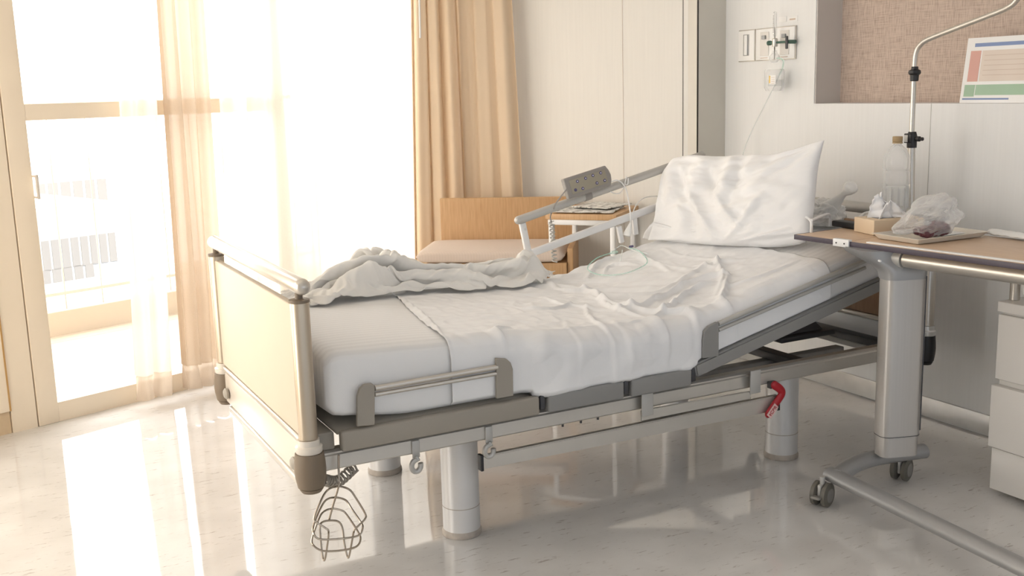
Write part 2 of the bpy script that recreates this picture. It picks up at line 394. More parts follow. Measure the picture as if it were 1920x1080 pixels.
# headwall with niche
NB = 1.294; NYL = 3.655; NYR = 1.2; NT = 2.3
nd = aty(1573, 192, NYL).x - HW
nd = max(0.06, min(0.3, nd))
T = 0.35
bm = BM()
add_box(bm, (HW, -1.5, 0), (HW + T, 4.42, NB)); add_box(bm, (HW, NYL, NB), (HW + T, 4.42, CEIL))
add_box(bm, (HW, -1.5, NB), (HW + T, NYR, CEIL)); add_box(bm, (HW, NYR, NT), (HW + T, NYL, CEIL))
hwl = struct(obj('wall_head', bm, M['wall']))
bm = BM(); add_box(bm, (HW + nd, NYR, NB), (HW + nd + 0.03, NYL, NT)); obj('woven_panel', bm, M['weave'], hwl, label='brown woven wallcovering at the back of the niche')
bm = BM(); add_box(bm, (HW + 0.004, NYL - 0.006, NB), (HW + nd, NYL, NT)); obj('niche_reveal', bm, M['niche_side'], hwl)
bm = BM(); add_box(bm, (HW - 0.0015, atx(1744, 250, HW).y - .001, 0.10), (HW, atx(1744, 250, HW).y + .001, NB)); obj('panel_joint', bm, M['rail_grey'], hwl)
bm = BM(); add_box(bm, (HW - 0.012, -1.5, 0.006), (HW - 0.0005, 4.28, 0.088), 0.002)
struct(obj('baseboard_head', bm, M['steel_strip']))

# corner column
bm = BM(); add_prism(bm, [(HW + .02, 4.28, 0), (3.308, 4.28, 0), (3.308, 4.358, 0), tuple(C1 + BN * 0.12), (HW + .02, 4.6, 0)], (0, 0, CEIL))
cc = struct(obj('trim_1', bm, M['column']))
bm = BM(); add_box(bm, (3.3055, 4.279, 0), (3.3125, 4.2835, CEIL)); obj('joint', bm, M['gap'], cc)
# bench wall panel
bm = BM(); add_prism(bm, [tuple(C1), tuple(C2), tuple(C2 + BN * 0.12), tuple(C1 + BN * 0.12)], (0, 0, CEIL))
bw = struct(obj('wall_back', bm, M['wall_warm']))
def on_bw(px, off=0.0):
    return hit(px, 250, C1 - BN * off, BN)
for px, w, mm in ((1280.5, 0.003, 'gap'), (1169, 0.0012, 'ink_pale')):
    p = on_bw(px); p.z = 0
    bm = BM(); add_obox(bm, p - BN * 0.0005 + UZ * CEIL / 2, BD, BN, UZ, w, 0.002, CEIL - .01); obj('joint', bm, M[mm], bw)
bm = BM(); add_prism(bm, [tuple(C1 - BN * 0.012), tuple(C2 - BN * 0.012), tuple(C2), tuple(C1)], (0, 0, 0.09)); struct(obj('baseboard_back', bm, M['steel_strip']))

# window wall: left pier, header, frames
def wbox(bm, s0, s1, z0, z1, o0, o1, bev=0.0):
    c = wp((s0 + s1) / 2, (z0 + z1) / 2, (o0 + o1) / 2); add_obox(bm, c, WD, WN, UZ, s1 - s0, o1 - o0, z1 - z0, bev)
SR = 2.52     # right end of the glazing
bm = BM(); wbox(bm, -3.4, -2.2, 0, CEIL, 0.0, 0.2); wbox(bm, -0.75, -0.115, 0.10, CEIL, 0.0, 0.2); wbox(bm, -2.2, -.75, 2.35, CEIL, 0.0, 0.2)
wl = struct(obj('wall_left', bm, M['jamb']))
bm = BM(); wbox(bm, -0.75, -0.116, 0.0, 0.10, 0.012, 0.2); obj('plinth', bm, M['plinth'], wl)
bm = BM(); wbox(bm, -0.75, -0.118, 0.555, 0.559, -0.0012, 0.0); obj('panel_joint', bm, M['ochre_gap'], wl)
bm = BM(); wbox(bm, -0.119, -0.112, 0.10, CEIL, -0.002, 0.05); obj('panel_joint', bm, M['ochre_gap'], wl)
bm = BM(); wbox(bm, -0.112, SR + .3, 2.30, CEIL, 0.0, 0.2); wbox(bm, SR, SR + .3, 0, CEIL, 0.02, 0.2); struct(obj('wall_window', bm, M['wall_warm']))
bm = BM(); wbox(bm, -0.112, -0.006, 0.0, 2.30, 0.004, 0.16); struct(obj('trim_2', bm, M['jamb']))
bm = BM(); wbox(bm, -0.006, -0.001, 0, 2.3, 0.03, 0.12); struct(obj('trim_3', bm, M['ochre_gap']))

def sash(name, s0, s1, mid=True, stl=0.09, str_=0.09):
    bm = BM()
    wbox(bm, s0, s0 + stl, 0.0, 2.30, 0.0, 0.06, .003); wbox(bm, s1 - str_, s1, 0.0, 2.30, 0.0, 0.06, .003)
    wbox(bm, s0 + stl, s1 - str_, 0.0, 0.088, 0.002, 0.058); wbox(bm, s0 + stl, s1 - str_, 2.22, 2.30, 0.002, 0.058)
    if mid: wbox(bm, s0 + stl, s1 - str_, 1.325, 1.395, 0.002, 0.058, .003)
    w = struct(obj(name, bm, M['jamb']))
    bm = BM(); wbox(bm, s0 + stl, s1 - str_, 0.088, 2.22, 0.026, 0.032); obj('pane', bm, M['glass'], w)
    return w
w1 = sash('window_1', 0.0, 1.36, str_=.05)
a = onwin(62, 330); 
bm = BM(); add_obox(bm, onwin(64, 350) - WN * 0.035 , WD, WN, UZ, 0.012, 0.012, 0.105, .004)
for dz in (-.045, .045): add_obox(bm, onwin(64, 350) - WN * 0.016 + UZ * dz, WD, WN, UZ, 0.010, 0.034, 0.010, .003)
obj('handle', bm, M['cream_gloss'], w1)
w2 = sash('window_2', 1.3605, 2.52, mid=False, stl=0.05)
# unseen glazed door added further left as backing for the warm lamp
w3 = sash('window_added_left', -2.2, -0.75, mid=True)

# unseen side wall and window, added to house the warm side lamp
bm = BM(); add_box(bm, (-1.66, -1.5, 0), (-1.52, 2.3, CEIL)); add_box(bm, (-1.66, 2.3, 2.3), (-1.52, 4.2, CEIL)); add_box(bm, (-1.66, 4.1, 0), (-1.52, 4.3, CEIL)); struct(obj('wall_side_added', bm, M['wall_warm']))
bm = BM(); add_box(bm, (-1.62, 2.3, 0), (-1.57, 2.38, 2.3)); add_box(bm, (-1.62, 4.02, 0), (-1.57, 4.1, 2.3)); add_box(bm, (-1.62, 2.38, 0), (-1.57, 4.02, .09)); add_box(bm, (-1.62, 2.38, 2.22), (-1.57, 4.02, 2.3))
struct(obj('window_added_side', bm, M['jamb']))
# ------------------------------------------------------------------ outside: balcony, railing, far buildings
bm = BM(); 
for i in range(26):
    wbox(bm, -4, 6.5, -0.05, -0.02, 0.10 + i * 0.14, 0.10 + i * 0.14 + 0.135)
struct(obj('balcony_floor', bm, M['deck']))
g = atz(90, 634, -0.02); OB = (g - WA).dot(WN)      # offset of the curb
bm = BM(); wbox(bm, -4, 6.5, -0.04, 0.13, OB, OB + 0.12); struct(obj('balcony_curb', bm, M['curb']))
rl = thing('balcony_railing', 'thin pale balcony railing with slim uprights beyond the glass door', 'railing', wp(0.5, 0.13, OB + .06))
bm = BM(); wbox(bm, -4, 6.5, 1.375, 1.40, OB + .04, OB + .08); obj('top_rail', bm, M['railing'], rl)
bm = BM(); wbox(bm, -4, 6.5, 0.22, 0.24, OB + .05, OB + .07); obj('bottom_rail', bm, M['railing'], rl)
for i in range(20):
    s = -0.9 + i * 0.24
    bm = BM(); add_tube(bm, [wp(s, 0.13, OB + .06), wp(s, 1.38, OB + .06)], 0.0045, 8); obj('upright', bm, M['railing'], rl)
BO = 24.0
def bpt(px, py, off=BO): return hit(px, py, WA + WN * off, WN)
def far_building(name, label, x0, y0, x1, y1, rows, off=BO):
    A = bpt(x0, y0, off); B = bpt(x1, y1, off)
    s0, s1 = (A - WA).dot(WD), (B - WA).dot(WD); zt, zb = A.z, min(B.z, -9)
    t = thing(name, label, 'building', wp((s0 + s1) / 2, zb, off + 2))
    bm = BM(); wbox(bm, s0, s1, zb, zt, off, off + 5); obj('wall', bm, M['bldg'], t)
    for (wx0, wx1, wy0, wy1, n) in rows:
        a = bpt(wx0, wy0, off); b = bpt(wx1, wy1, off)
        q0, q1 = (a - WA).dot(WD), (b - WA).dot(WD)
        for k in range(n):
            w = (q1 - q0) / n
            bm = BM(); wbox(bm, q0 + k * w + w * .12, q0 + (k + 1) * w - w * .12, b.z, a.z, off - 0.03, off + .02); obj('window', bm, M['bldg_win'], t)
    return t
far_building('apartment_block', 'hazy white block with a row of tall windows beyond the railing', 30, 395, 236, 640, [(74, 222, 453, 488, 8), (74, 180, 508, 528, 5)])
far_building('office_block', 'pale block standing farther off with short dark windows near its top', -40, 340, 215, 640, [(62, 205, 346, 380, 6)], off=34)

# ------------------------------------------------------------------ curtains
def folded(name, path, ztop, zbot, m, nf, amp, seed, parent=None, flare=0.0, nu=200, nv=14, lean=0.0, z_hem=None, irr=0.6):
    """cloth hung along a ground path, with gathers"""
    P = smooth_path(path, 10); L = [0]
    for a_, b_ in zip(P, P[1:]): L.append(L[-1] + (b_ - a_).length)
    def pos(u):
        d = u * L[-1]
        for i in range(len(P) - 1):
            if d <= L[i + 1] or i == len(P) - 2:
                t = (d - L[i]) / max(1e-9, L[i + 1] - L[i]); p = P[i].lerp(P[i + 1], t); tg = (P[i + 1] - P[i]).normalized(); return p, tg
    def fn(u, v):
        p, tg = pos(u); nrm = V((-tg.y, tg.x, 0))
        ph = 2 * PI * nf * (u + 0.35 / nf * irr * nz(u * nf * 0.7, seed, v * 0.5))
        am = amp * (0.55 + 0.45 * v + 0.35 * irr * nz(u * nf * 0.5, seed + 3, v))
        w = math.sin(ph) + 0.25 * math.sin(2.3 * ph + seed + v)
        w = math.copysign(abs(w) ** 0.8, w)
        q = p + nrm * w * am + tg * (math.cos(ph) * am * 0.35 + (u - .5) * flare * v + lean * v)
        q.z = ztop + (zbot - ztop) * v + (0.006 * nz(u * 9, seed) if v > .98 else 0)
        return q
    bm = BM(); add_grid(bm, fn, nu, nv)
    return obj(name, bm, m, parent, sharp=180)
def sheer(label, s0, s1, nf, amp, seed, off=-0.11, dense=False, lean=-0.12, flare=0.0):
    ln = (s1 - s0)
    t = thing('sheer_curtain', label, 'curtain', wp((s0 + s1) / 2, 0.02, off), group='sheer curtains over the balcony doors')
    folded('curtain_panel', [wp(s0, 0, off), wp((s0 + s1) / 2, 0, off), wp(s1, 0, off)], 2.36, 0.15, M['sheer_thick' if dense else 'sheer'], nf, amp, seed, t, lean=lean * .94, flare=flare * .94)
    d = -lean
    folded('hem', [wp(s0 + lean * .94 - flare / 2, 0, off), wp((s0 + s1) / 2 + lean * .94, 0, off), wp(s1 + lean * .94 + flare / 2, 0, off)], 0.15, 0.035, M['hem'], nf, amp, seed, t, lean=lean * .06, nv=3)
    return t
sheer('narrow sheer curtain gathered at the left, bordering the uncovered glass', 0.49, 0.675, 2.2, 0.035, 1.0, dense=False, lean=-0.09)
sheer('peach-toned dense sheer curtain bunch, second from the left', 0.69, 0.92, 3, 0.04, 4.0, dense=True, lean=-0.05)
sheer('wide white sheer curtain filling the window as far as the beige drape', 0.97, 2.34, 10.0, 0.035, 9.0, dense=False, lean=-0.05)
# opaque drapes near the corner
p0 = hit(786, 300, WA - WN * 0.20, WN); p0.z = 0
p1 = hit(868, 300, WA - WN * 0.36, WN); p1.z = 0
p2 = on_bw(845, 0.13); p2.z = 0
p3 = on_bw(962, 0.12); p3.z = 0
dr = thing('drape', 'pleated peach drape hanging at the edge of the bright window', 'curtain', (p0.x, p0.y, 0.03), group='beige drapes')
folded('drape_panel', [p0, p0.lerp(p1, .5) , p1], 2.45, 0.03, M['drape'], 3.6, 0.05, 2.0, dr, lean=-0.02, nu=260, flare=0.12)
dr2 = thing('drape', 'beige drape hanging against the cream wall behind the wooden bench', 'curtain', (p2.x, p2.y, 0.03), group='beige drapes')
folded('drape_panel', [p2, p2.lerp(p3, .5), p3], 2.45, 0.03, M['drape'], 3.4, 0.035, 6.0, dr2, lean=0.03, nu=220, flare=0.10)
wa, wb = aty(788, -60, 5.3), aty(788, 70, 5.3)
tag(tubeo('curtain_wand', [(wa.x, wa.y, 2.4), tuple(wb)], 0.005, M['white_plastic'], round_end=True), 'thin white pull wand hanging at the drape edge', 'curtain wand')

# ------------------------------------------------------------------ bench
ba = atz(825, 372, 0.82); bb = atz(1080, 375, 0.80); bb = V((bb.x, bb.y, .82))
bd = (bb - ba); bd.z = 0; blen = bd.length; bd.normalize(); bn = V((-bd.y, bd.x, 0)); 
if bn.dot(ba) < 0: bn = -bn        # away from camera
bo = V((ba.x, ba.y, 0))
def bp_(s, d, z): return bo + bd * s - bn * d + UZ * z
bench = thing('bench', 'beech bench with a high back and cushion by the drapes', 'bench', bp_(blen / 2, 0.2, 0))
def bbox(bm, s0, s1, d0, d1, z0, z1, bev=.004):
    add_obox(bm, bp_((s0 + s1) / 2, (d0 + d1) / 2, (z0 + z1) / 2), bd, bn, UZ, s1 - s0, d1 - d0, z1 - z0, bev)
bm = BM(); bbox(bm, 0, blen, -0.02, 0.015, 0.0, 0.82); obj('backrest', bm, M['wood'], bench)
bm = BM(); bbox(bm, blen - .02, blen + .01, 0.0155, 0.42, 0.0, 0.60); obj('side_panel', bm, M['wood'], bench)
bm = BM(); bbox(bm, 0.0, blen - .022, 0.0155, 0.44, 0.47, 0.53); obj('seat', bm, M['wood'], bench)
bm = BM(); bbox(bm, 0.0, .03, 0.0155, 0.42, 0.0, 0.469); obj('side_panel', bm, M['wood'], bench)
cu = BM()
cs0, cs1, cd0, cd1, cz0, cz1 = -0.05, blen - .03, 0.018, 0.47, 0.532, 0.60
def cush(u, v):
    # superellipse pillow-like slab, closed around v
    ang = v * 2 * PI; s = cs0 + (cs1 - cs0) * u
    e = 1.0
    cu_ = abs(2 * u - 1); edge = (1 - cu_ ** 10) ** 0.25 if cu_ < 1 else 0
    cy = math.copysign(abs(math.cos(ang)) ** 0.22, math.cos(ang)); cz = math.copysign(abs(math.sin(ang)) ** 0.6, math.sin(ang))
    d = (cd0 + cd1) / 2 + (cd1 - cd0) / 2 * cy * (0.9 + 0.1 * edge)
    z = (cz0 + cz1) / 2 + (cz1 - cz0) / 2 * cz * max(.02, edge)
    return bp_(s, d, z)
add_grid(cu, cush, 40, 48); bmesh.ops.remove_doubles(cu, verts=cu.verts[:], dist=1e-5)
cso = obj('seat_cushion', cu, M['cushion'], sharp=60); tag(cso, 'flat pinkish beige fabric cushion lying on the wooden bench', 'cushion')

# ------------------------------------------------------------------ side table with newspapers
TZ = 0.775
ta = atz(1040, 402, TZ); tb = atz(1150, 404, TZ); td = (tb - ta).normalized(); tn = V((-td.y, td.x, 0))
if tn.dot(ta) < 0: tn = -tn
tw = (atz(1154, 404, TZ) - atz(1022, 401, TZ)).length; to = atz(1022, 401, TZ); to.z = 0
ttd = 0.42
def tp(s, d, z): return to + td * s + tn * d + UZ * z
def tbox(bm, s0, s1, d0, d1, z0, z1, bev=.002):
    add_obox(bm, tp((s0 + s1) / 2, (d0 + d1) / 2, (z0 + z1) / 2), td, tn, UZ, s1 - s0, d1 - d0, z1 - z0, bev)
st = thing('side_table', 'small wood-topped side table with white metal frame behind the bed', 'table', tp(tw / 2, ttd / 2, 0))
bm = BM(); tbox(bm, 0, tw, 0, ttd, TZ - .028, TZ); obj('tabletop', bm, M['wood'], st)
bm = BM(); tbox(bm, 0.01, tw - .01, 0.01, ttd - .01, TZ - .056, TZ - .029)
obj('apron', bm, M['white_metal'], st)
for s in (0.012, tw - .037):
    for d in (0.012, ttd - .037):
        bm = BM(); tbox(bm, s, s + .025, d, d + .025, 0, TZ - .0565); obj('leg', bm, M['white_metal'], st)
def sheet_paper(name, s, d, w, h, rot, z, seed, label):
    c = tp(s, d, z); c_, s_ = math.cos(rot), math.sin(rot)
    a = td * c_ + tn * s_; b = tn * c_ - td * s_
    t = thing(name, label, 'newspaper', c, group='newspapers on the side table')
    def zf(x, y): return 0.004 + 0.007 * (nz(x * 14, y * 14, seed) + 0.4) * (0.4 + abs(x) * 4)
    bm = BM()
    add_grid(bm, lambda u, v: c + a * (u - .5) * w + b * (v - .5) * h + UZ * max(.001, zf((u - .5) * w, (v - .5) * h)), 16, 12)
    solid(obj('page', bm, M['newsprint'], t), .004, 1)
    return t
sheet_paper('newspaper', tw * .48, .15, tw * .85, .26, 0.05, TZ, 3, 'open newspaper sheet lying at the front of the side table')
sheet_paper('newspaper', tw * .60, .24, tw * .6, .24, -0.25, TZ + .012, 8, 'folded newspaper lying askew on top of the other paper')

# ================================================================== THE BED
YN, YF = 2.70, 3.69            # near and far post axes
XF, XH = 0.77, 3.18            # foot and head board planes
bed = thing('hospital_bed', 'electric hospital bed with aluminium frame and raised backrest', 'bed', (1.98, 3.195, 0))
# footboard
def end_board(X, sgn, post_m, bump_m, ztop, head=False):
    name = 'headboard' if head else 'footboard'
    bm = BM()
    add_box(bm, (X - .011, YN + .02, 0.475), (X + .011, YF - .02, 0.845), .004)
    pn = obj(name, bm, M['wood_dark'] if head else M['cream_panel'], bed, label='brown wooden headboard' if head else 'cream laminate footboard')
    tubeo('end_rail', [(X, YN - .035, ztop), (X, YF + .02, ztop)], 0.0225, M['rail_grey' if head else 'alu'], pn, 24, round_end=True)
    K = .72 if head else .77; KB = .72 if head else .90; KC = .74 if head else .84
    for y in ((YN + .012, YF - .012) if head else (YN, YF)):
        bm = BM(); add_lathe(bm, [(0.031, 0.478), (0.034, 0.48), (0.034, 0.857), (0.0335, 0.858)], (X, y, 0), seg=28, sx=K, sy=K); p = obj('post', bm, post_m, pn)
        bm = BM(); add_lathe(bm, [(0.036, 0.858), (0.0365, 0.861), (0.036, 0.866), (0.02, 0.867), (0.0135, 0.868), (0.0135, ztop - .018)], (X, y, 0), seg=24, sx=K, sy=K); obj('post_cap', bm, bump_m, p)
        bm = BM(); add_lathe(bm, [(0.041, 0.440), (0.044, 0.444), (0.044, 0.458), (0.036, 0.462), (0.036, 0.478)], (X, y, 0), seg=28, sx=KC, sy=KC); obj('collar', bm, M['cream_gloss' if not head else 'steel_strip'], p)
        bm = BM(); add_lathe(bm, [(0.0, 0.326), (0.030, 0.327), (0.036, 0.335), (0.0375, 0.339), (0.035, 0.3395), (0.041, 0.342), (0.047, 0.37), (0.0485, 0.39), (0.047, 0.415), (0.0435, 0.4395)], (X, y, 0), seg=28, sx=KB, sy=KB)
        obj('bumper', bm, bump_m, p)
    # lower beam
    bm = BM(); add_box(bm, (X - .018, YN + .03, 0.455), (X + .018, YF - .03, 0.474), .006); obj('trim_rail', bm, M['alu'], pn)
    bm = BM(); add_box(bm, (X - .013, YN + .04, 0.345), (X + .013, YF - .04, 0.4545), .004); lp = obj('lower_panel', bm, M['cream_gloss'] if not head else M['white_metal'], pn)
    bm = BM(); add_box(bm, (X - .02, YN + .045, 0.322), (X + .016, YF - .10, 0.3445), .004); obj('impact_strip', bm, M['alu_rail' if not head else 'grey_plastic'], pn)
    return pn
M['post_foot'] = mat('aluminium_flare_tint', (0.52, 0.44, 0.34), 0.32, 0.65)  # foot posts tinted tan to carry the warm flare; head posts stay neutral
M['bumper_foot'] = mat('brown_taupe_bumper', (0.19, 0.145, 0.10), 0.5)
fb = end_board(XF, -1, M['post_foot'], M['bumper_foot'], 0.905)
hb = end_board(XH, 1, M['alu'], M['black'], 0.895, True)
# corner clips on the footboard lower panel
for y in (YN + .085, YF - .085):
    bm = BM(); add_lathe(bm, [(0, 0), (0.022, 0.002), (0.024, 0.010), (0.016, 0.016), (0, 0.017)], (XF - .014, y, 0.385), V((-1, 0, 0)), 20, sx=1.0, sy=.8); obj('release_knob', bm, M['taupe'], fb)
# chassis rails
RY0, RY1 = 2.745, 2.785
def side_rail(y0, y1, near):
    bm = BM()
    prof = [(y0, .362), (y0 + .003, .358), (y1, .358), (y1, .415), (y0 + .012, .415), (y0 + .004, .409), (y0 + .004, .404), (y0, .400)] if near else [(y0, .358), (y1, .358), (y1, .4), (y1 - .01, .415), (y0, .415)]
    add_prism(bm, [(XF + .05, y, z) for y, z in prof], (XH - XF - .1, 0, 0))
    return obj('chassis_rail', bm, M['alu_rail'], bed)
cr = side_rail(RY0, RY1, True); side_rail(3.605, 3.645, False)
for x in (1.02, 1.45, 2.1, 2.62, 3.08):
    bm = BM(); add_box(bm, (x, RY1 + .001, .372), (x + .05, 3.604, .402), .003); obj('cross_member', bm, M['dark'], bed)
for y in (2.95, 3.42):
    bm = BM(); add_box(bm, (1.0, y, .341), (3.0, y + .045, .371), .003); obj('lift_beam', bm, M['grey_plastic'], bed)
# actuator housing seen under the backrest
bm = BM(); hc = aty(1490, 652, 3.12)
add_box(bm, (hc.x - .16, 3.02, .403), (hc.x + .12, 3.30, .425), .006)
add_prism(bm, [(hc.x - .12, 3.05, .4255), (hc.x + .08, 3.05, .4255), (hc.x + .05, 3.07, .462), (hc.x - .09, 3.07, .462)], (0, .2, 0)); obj('actuator_housing', bm, M['dark'], bed)
# four column legs
for x in (1.315, 2.655):
    for y in (2.915, 3.575):
        xx = x - (0.01 if y > 3 else 0)
        bm = BM(); add_lathe(bm, [(0.060, .012), (0.060, .356)], (xx, y, 0), seg=36, sx=1.0, sy=1.0)
        lg = obj('leg', bm, M['leg'], bed)
        bm = BM(); add_lathe(bm, [(0.0, .001), (0.0635, .001), (0.064, .012), (0.061, .020), (0.0603, .021)], (xx, y, 0), seg=36); obj('foot_ring', bm, M['legtrim'], lg)
        bm = BM(); add_lathe(bm, [(0.0606, .098), (0.0606, .1005)], (xx, y, 0), seg=36); obj('seam', bm, M['legtrim'], lg)
# platform sections with their side covers
SL = 0.235; XB = 2.10; PT = 0.487
def plat_z(x): 
    t = x - XB
    return PT + SL * 0.5 * (t + math.sqrt(t * t + 0.0025))
def cover(x0, x1, y, z0, z1, m, nm='side_cover', th=.03):
    bm = BM(); add_box(bm, (x0, y, z0), (x1, y + th, z1), .008); return obj(nm, bm, m, bed)
def pxbox(p_tl, p_tr, p_br, p_bl, Y, th, m, nm, bev=0.008, parent=bed):
    P = [aty(*p, Y) for p in (p_tl, p_tr, p_br, p_bl)]
    bm = BM(); add_prism(bm, P, (0, th, 0)); bmesh.ops.bevel(bm, geom=bm.edges[:], offset=bev, segments=3, affect='EDGES'); return obj(nm, bm, m, parent)
for yy in (YN - .005, YF - .03):
    add = yy - (YN - .005)
    for (x0, x1, m) in ((0.862, 1.492, 'taupe'), (1.522, 1.800, 'grey_plastic'), (1.828, 2.066, 'grey_plastic')):
        cover(x0, x1, yy, .421, .480, M[m])
    # back section cover, tilted
    bm = BM()
    a = V((2.088, yy, .446)); d = V((1, 0, SL)).normalized(); n = V((-d.z, 0, d.x)); L_ = .98
    add_prism(bm, [a, a + d * L_, a + d * L_ + n * .047, a + n * .047], (0, .03, 0)); bmesh.ops.bevel(bm, geom=bm.edges[:], offset=.006, segments=2, affect='EDGES')
    obj('side_cover', bm, M['grey_plastic'], bed)
for x in (1.497, 1.803, 2.069):
    bm = BM(); add_box(bm, (x, YN + .002, .432), (x + .018, YN + .03, .482), .004); obj('hinge', bm, M['dark'], bed)
# platform decks
def deck(x0, x1, nm='mattress_platform'):
    bm = BM(); n_ = 8; P = []
    def f(u, v): x = x0 + (x1 - x0) * u; return V((x, YN + .028 + (YF - YN - .056) * v, plat_z(x) - .010 - (0.004 if x > XB else 0)))
    add_grid(bm, f, n_, 1); o = solid(obj(nm, bm, M['taupe' if x1 < 1.5 else 'grey_plastic'], bed), .012); return o
deck(.86, 1.49); deck(1.52, 1.80); deck(1.83, 2.07); deck(2.10, 3.05)
bm = BM(); add_box(bm, (XF + .035, YN + .045, .418), (XF + .088, YF - .045, .470), .006); obj('foot_cross_frame', bm, M['taupe'], bed)
for yy in (YN + .06, YF - .10): bm = BM(); add_box(bm, (XF + .012, yy, .385), (XF + .034, yy + .04, .425), .004); obj('end_socket', bm, M['rail_grey'], bed)
# mattress retainers (low side guards) on near side
def bracket(pts, Y, th, m, nm, par):
    bm = BM(); P = [aty(*p, Y) for p in pts]; add_prism(bm, P, (0, th, 0)); return obj(nm, bm, m, par, bevel=.002)
YG = YN - .006
g1 = bracket([(670, 800), (670, 745), (674, 730), (684, 721), (698, 719), (703, 724), (703, 797)], YG, .012, M['taupe'], 'guard_bracket', bed)
g2 = bracket([(932, 748), (931, 672), (950, 673), (958, 680), (962, 692), (963, 742)], YG, .012, M['taupe'], 'guard_bracket', bed)
def bar(p, q, Y, rr, m, nm, par, dz=0.0):
    a, b = aty(*p, Y), aty(*q, Y); a.z += dz; b.z += dz
    return tubeo(nm, [a, b], rr, m, par, 14)
for py0, py1, r in ((728, 688, .0085), (740, 700, .0065)):
    bar((703, py0), (932, py1), YG + .007, r, M['alu'], 'guard_bar', bed)
g3 = bracket([(1318, 672), (1318, 640), (1321, 622), (1330, 612), (1345, 604), (1348, 606), (1348, 668)], YG, .012, M['grey_plastic'], 'guard_bracket', bed)
for q in (((1347, 607), (1622, 489), .0085), ((1347, 619), (1622, 502), .0065)):
    bar(q[0], q[1], YG + .007, q[2], M['rail_grey'], 'guard_bar', bed)
# folded near side rail hanging under the chassis
YS = 2.735
def flat(p, q, h0, h1, Y, th, m, nm, par):
    a, b, c, d = aty(p[0], p[1], Y), aty(q[0], q[1], Y), aty(q[0], q[1] + h1, Y), aty(p[0], p[1] + h0, Y)
    bm = BM(); add_prism(bm, [a, b, c, d], (0, th, 0)); bmesh.ops.bevel(bm, geom=bm.edges[:], offset=.003, segments=2, affect='EDGES'); return obj(nm, bm, m, par)
sr = flat((905, 856), (1461, 741), 25, 28, YS, .022, M['alu_rail'], 'folded_side_rail', bed)
sr['label'] = 'lowered aluminium side rail under the frame'
flat((1202, 769), (1408, 733), 22, 16, YS - .008, .006, M['alu_rail'], 'upper_rail_bar', sr)
for px, py in ((1204, 740), (1408, 700)):
    a = aty(px, py, YS - .012); bm = BM(); add_box(bm, (a.x - .002, YS - .014, a.z - .075), (a.x + .043, YS - .0085, a.z + .008), .002); obj('hanger', bm, M['rail_grey'], sr)
for p in ((905, 868), (1461, 756)):
    a = aty(*p, YS); bm = BM(); add_box(bm, (a.x - .006, YS - .001, a.z - .027), (a.x + .004, YS + .023, a.z + .024), .002); obj('end_cap', bm, M['black'], sr)
for px, py in ((1058, 797), (1092, 791), (1124, 785)):
    a = aty(px, py, RY0); bm = BM(); add_lathe(bm, [(0.004, -.006), (0.004, .006)], (a.x, RY0 + .01, .354), UZ, 10); obj('bolt', bm, M['dark'], cr)
# accessory hooks
for px, py in ((778, 828), (915, 798)):
    a = aty(px, py, RY0 - .004)
    bm = BM(); add_box(bm, (a.x - .010, RY0 - .006, .348), (a.x + .014, RY0 - .0005, .400), .002); hk = obj('accessory_hook', bm, M['rail_grey'], bed)
    c = V((a.x - .002, RY0 - .01, .325)); pts = [c + V((math.cos(t) * .0145, 0, math.sin(t) * .018)) for t in [math.radians(q) for q in range(70, 400, 22)]]
    bm = BM(); add_tube(bm, [V((a.x, RY0 - .006, .350))] + pts, .0080, 10); obj('hook_loop', bm, M['rail_grey'], hk)
# emergency release handle
a = aty(1455, 724, 2.72)
hd = bed
A_ = [aty(1463, 730, 2.72), aty(1466, 738, 2.72), aty(1459, 750, 2.72), aty(1449, 764, 2.72), aty(1441, 776, 2.72)]
bm = BM()
P = smooth_path([aty(1452, 722, 2.72)] + A_, 8)
add_tube(bm, P, .015, 16, round_end=True, rs=[.008] * 3 + [.008 + .0075 * min(1, k / 8) + (.0014 * math.sin(k * 1.3) if k > 10 else 0) for k in range(len(P))] + [.014, .011, .004])
for v in bm.verts: v.co.y = 2.72 + (v.co.y - 2.72) * .55
rh = obj('release_handle', bm, M['red'], bed, bevel=.004, label='red handle lettered CPR')
d = (A_[3] - A_[4]).normalized(); 
n = V((-d.z, 0, d.x)) 
if n.z < 0: n = -n
mid = A_[3].lerp(A_[4], .45)
bm = BM(); add_obox(bm, mid + V((0, -.0092, 0)), d, V((0, 1, 0)), n, .050, .002, .024); obj('label_plate', bm, M['pink'], rh)
def text_mesh(name, txt, size, origin, xdir, ydir, m, parent, depth=.0006):
    cu = bpy.data.curves.new(name, 'FONT'); cu.body = txt; cu.size = size; cu.align_x = 'CENTER'; cu.align_y = 'CENTER'; cu.extrude = depth
    to_ = bpy.data.objects.new(name, cu); COL.objects.link(to_); bpy.context.view_layer.update()
    me = bpy.data.meshes.new_from_object(to_.evaluated_get(bpy.context.evaluated_depsgraph_get())); bpy.data.objects.remove(to_)
    xd = xdir.normalized(); yd = ydir.normalized(); zd = xd.cross(yd)
    m4 = Matrix((xd, yd, zd)).transposed().to_4x4(); m4.translation = V(origin)
    bm = BM(); bm.from_mesh(me); bm.transform(m4); bpy.data.meshes.remove(me)
    return obj(name, bm, m, parent)
text_mesh('lettering', '\u2191CPR' if False else 'CPR', .019, mid + V((0, -.0108, 0)) + d * .004, d, n, M['red'], rh)
bm = BM(); o_ = mid + V((0, -.0108, 0)) - d * .0165
add_prism(bm, [o_ + n * .007, o_ + n * .001 - d * .004, o_ + n * .001 - d * .0015, o_ - n * .006 - d * .0015, o_ - n * .006 + d * .0015, o_ + n * .001 + d * .0015, o_ + n * .001 + d * .004], (0, .0008, 0)); obj('arrow_mark', bm, M['red'], rh)
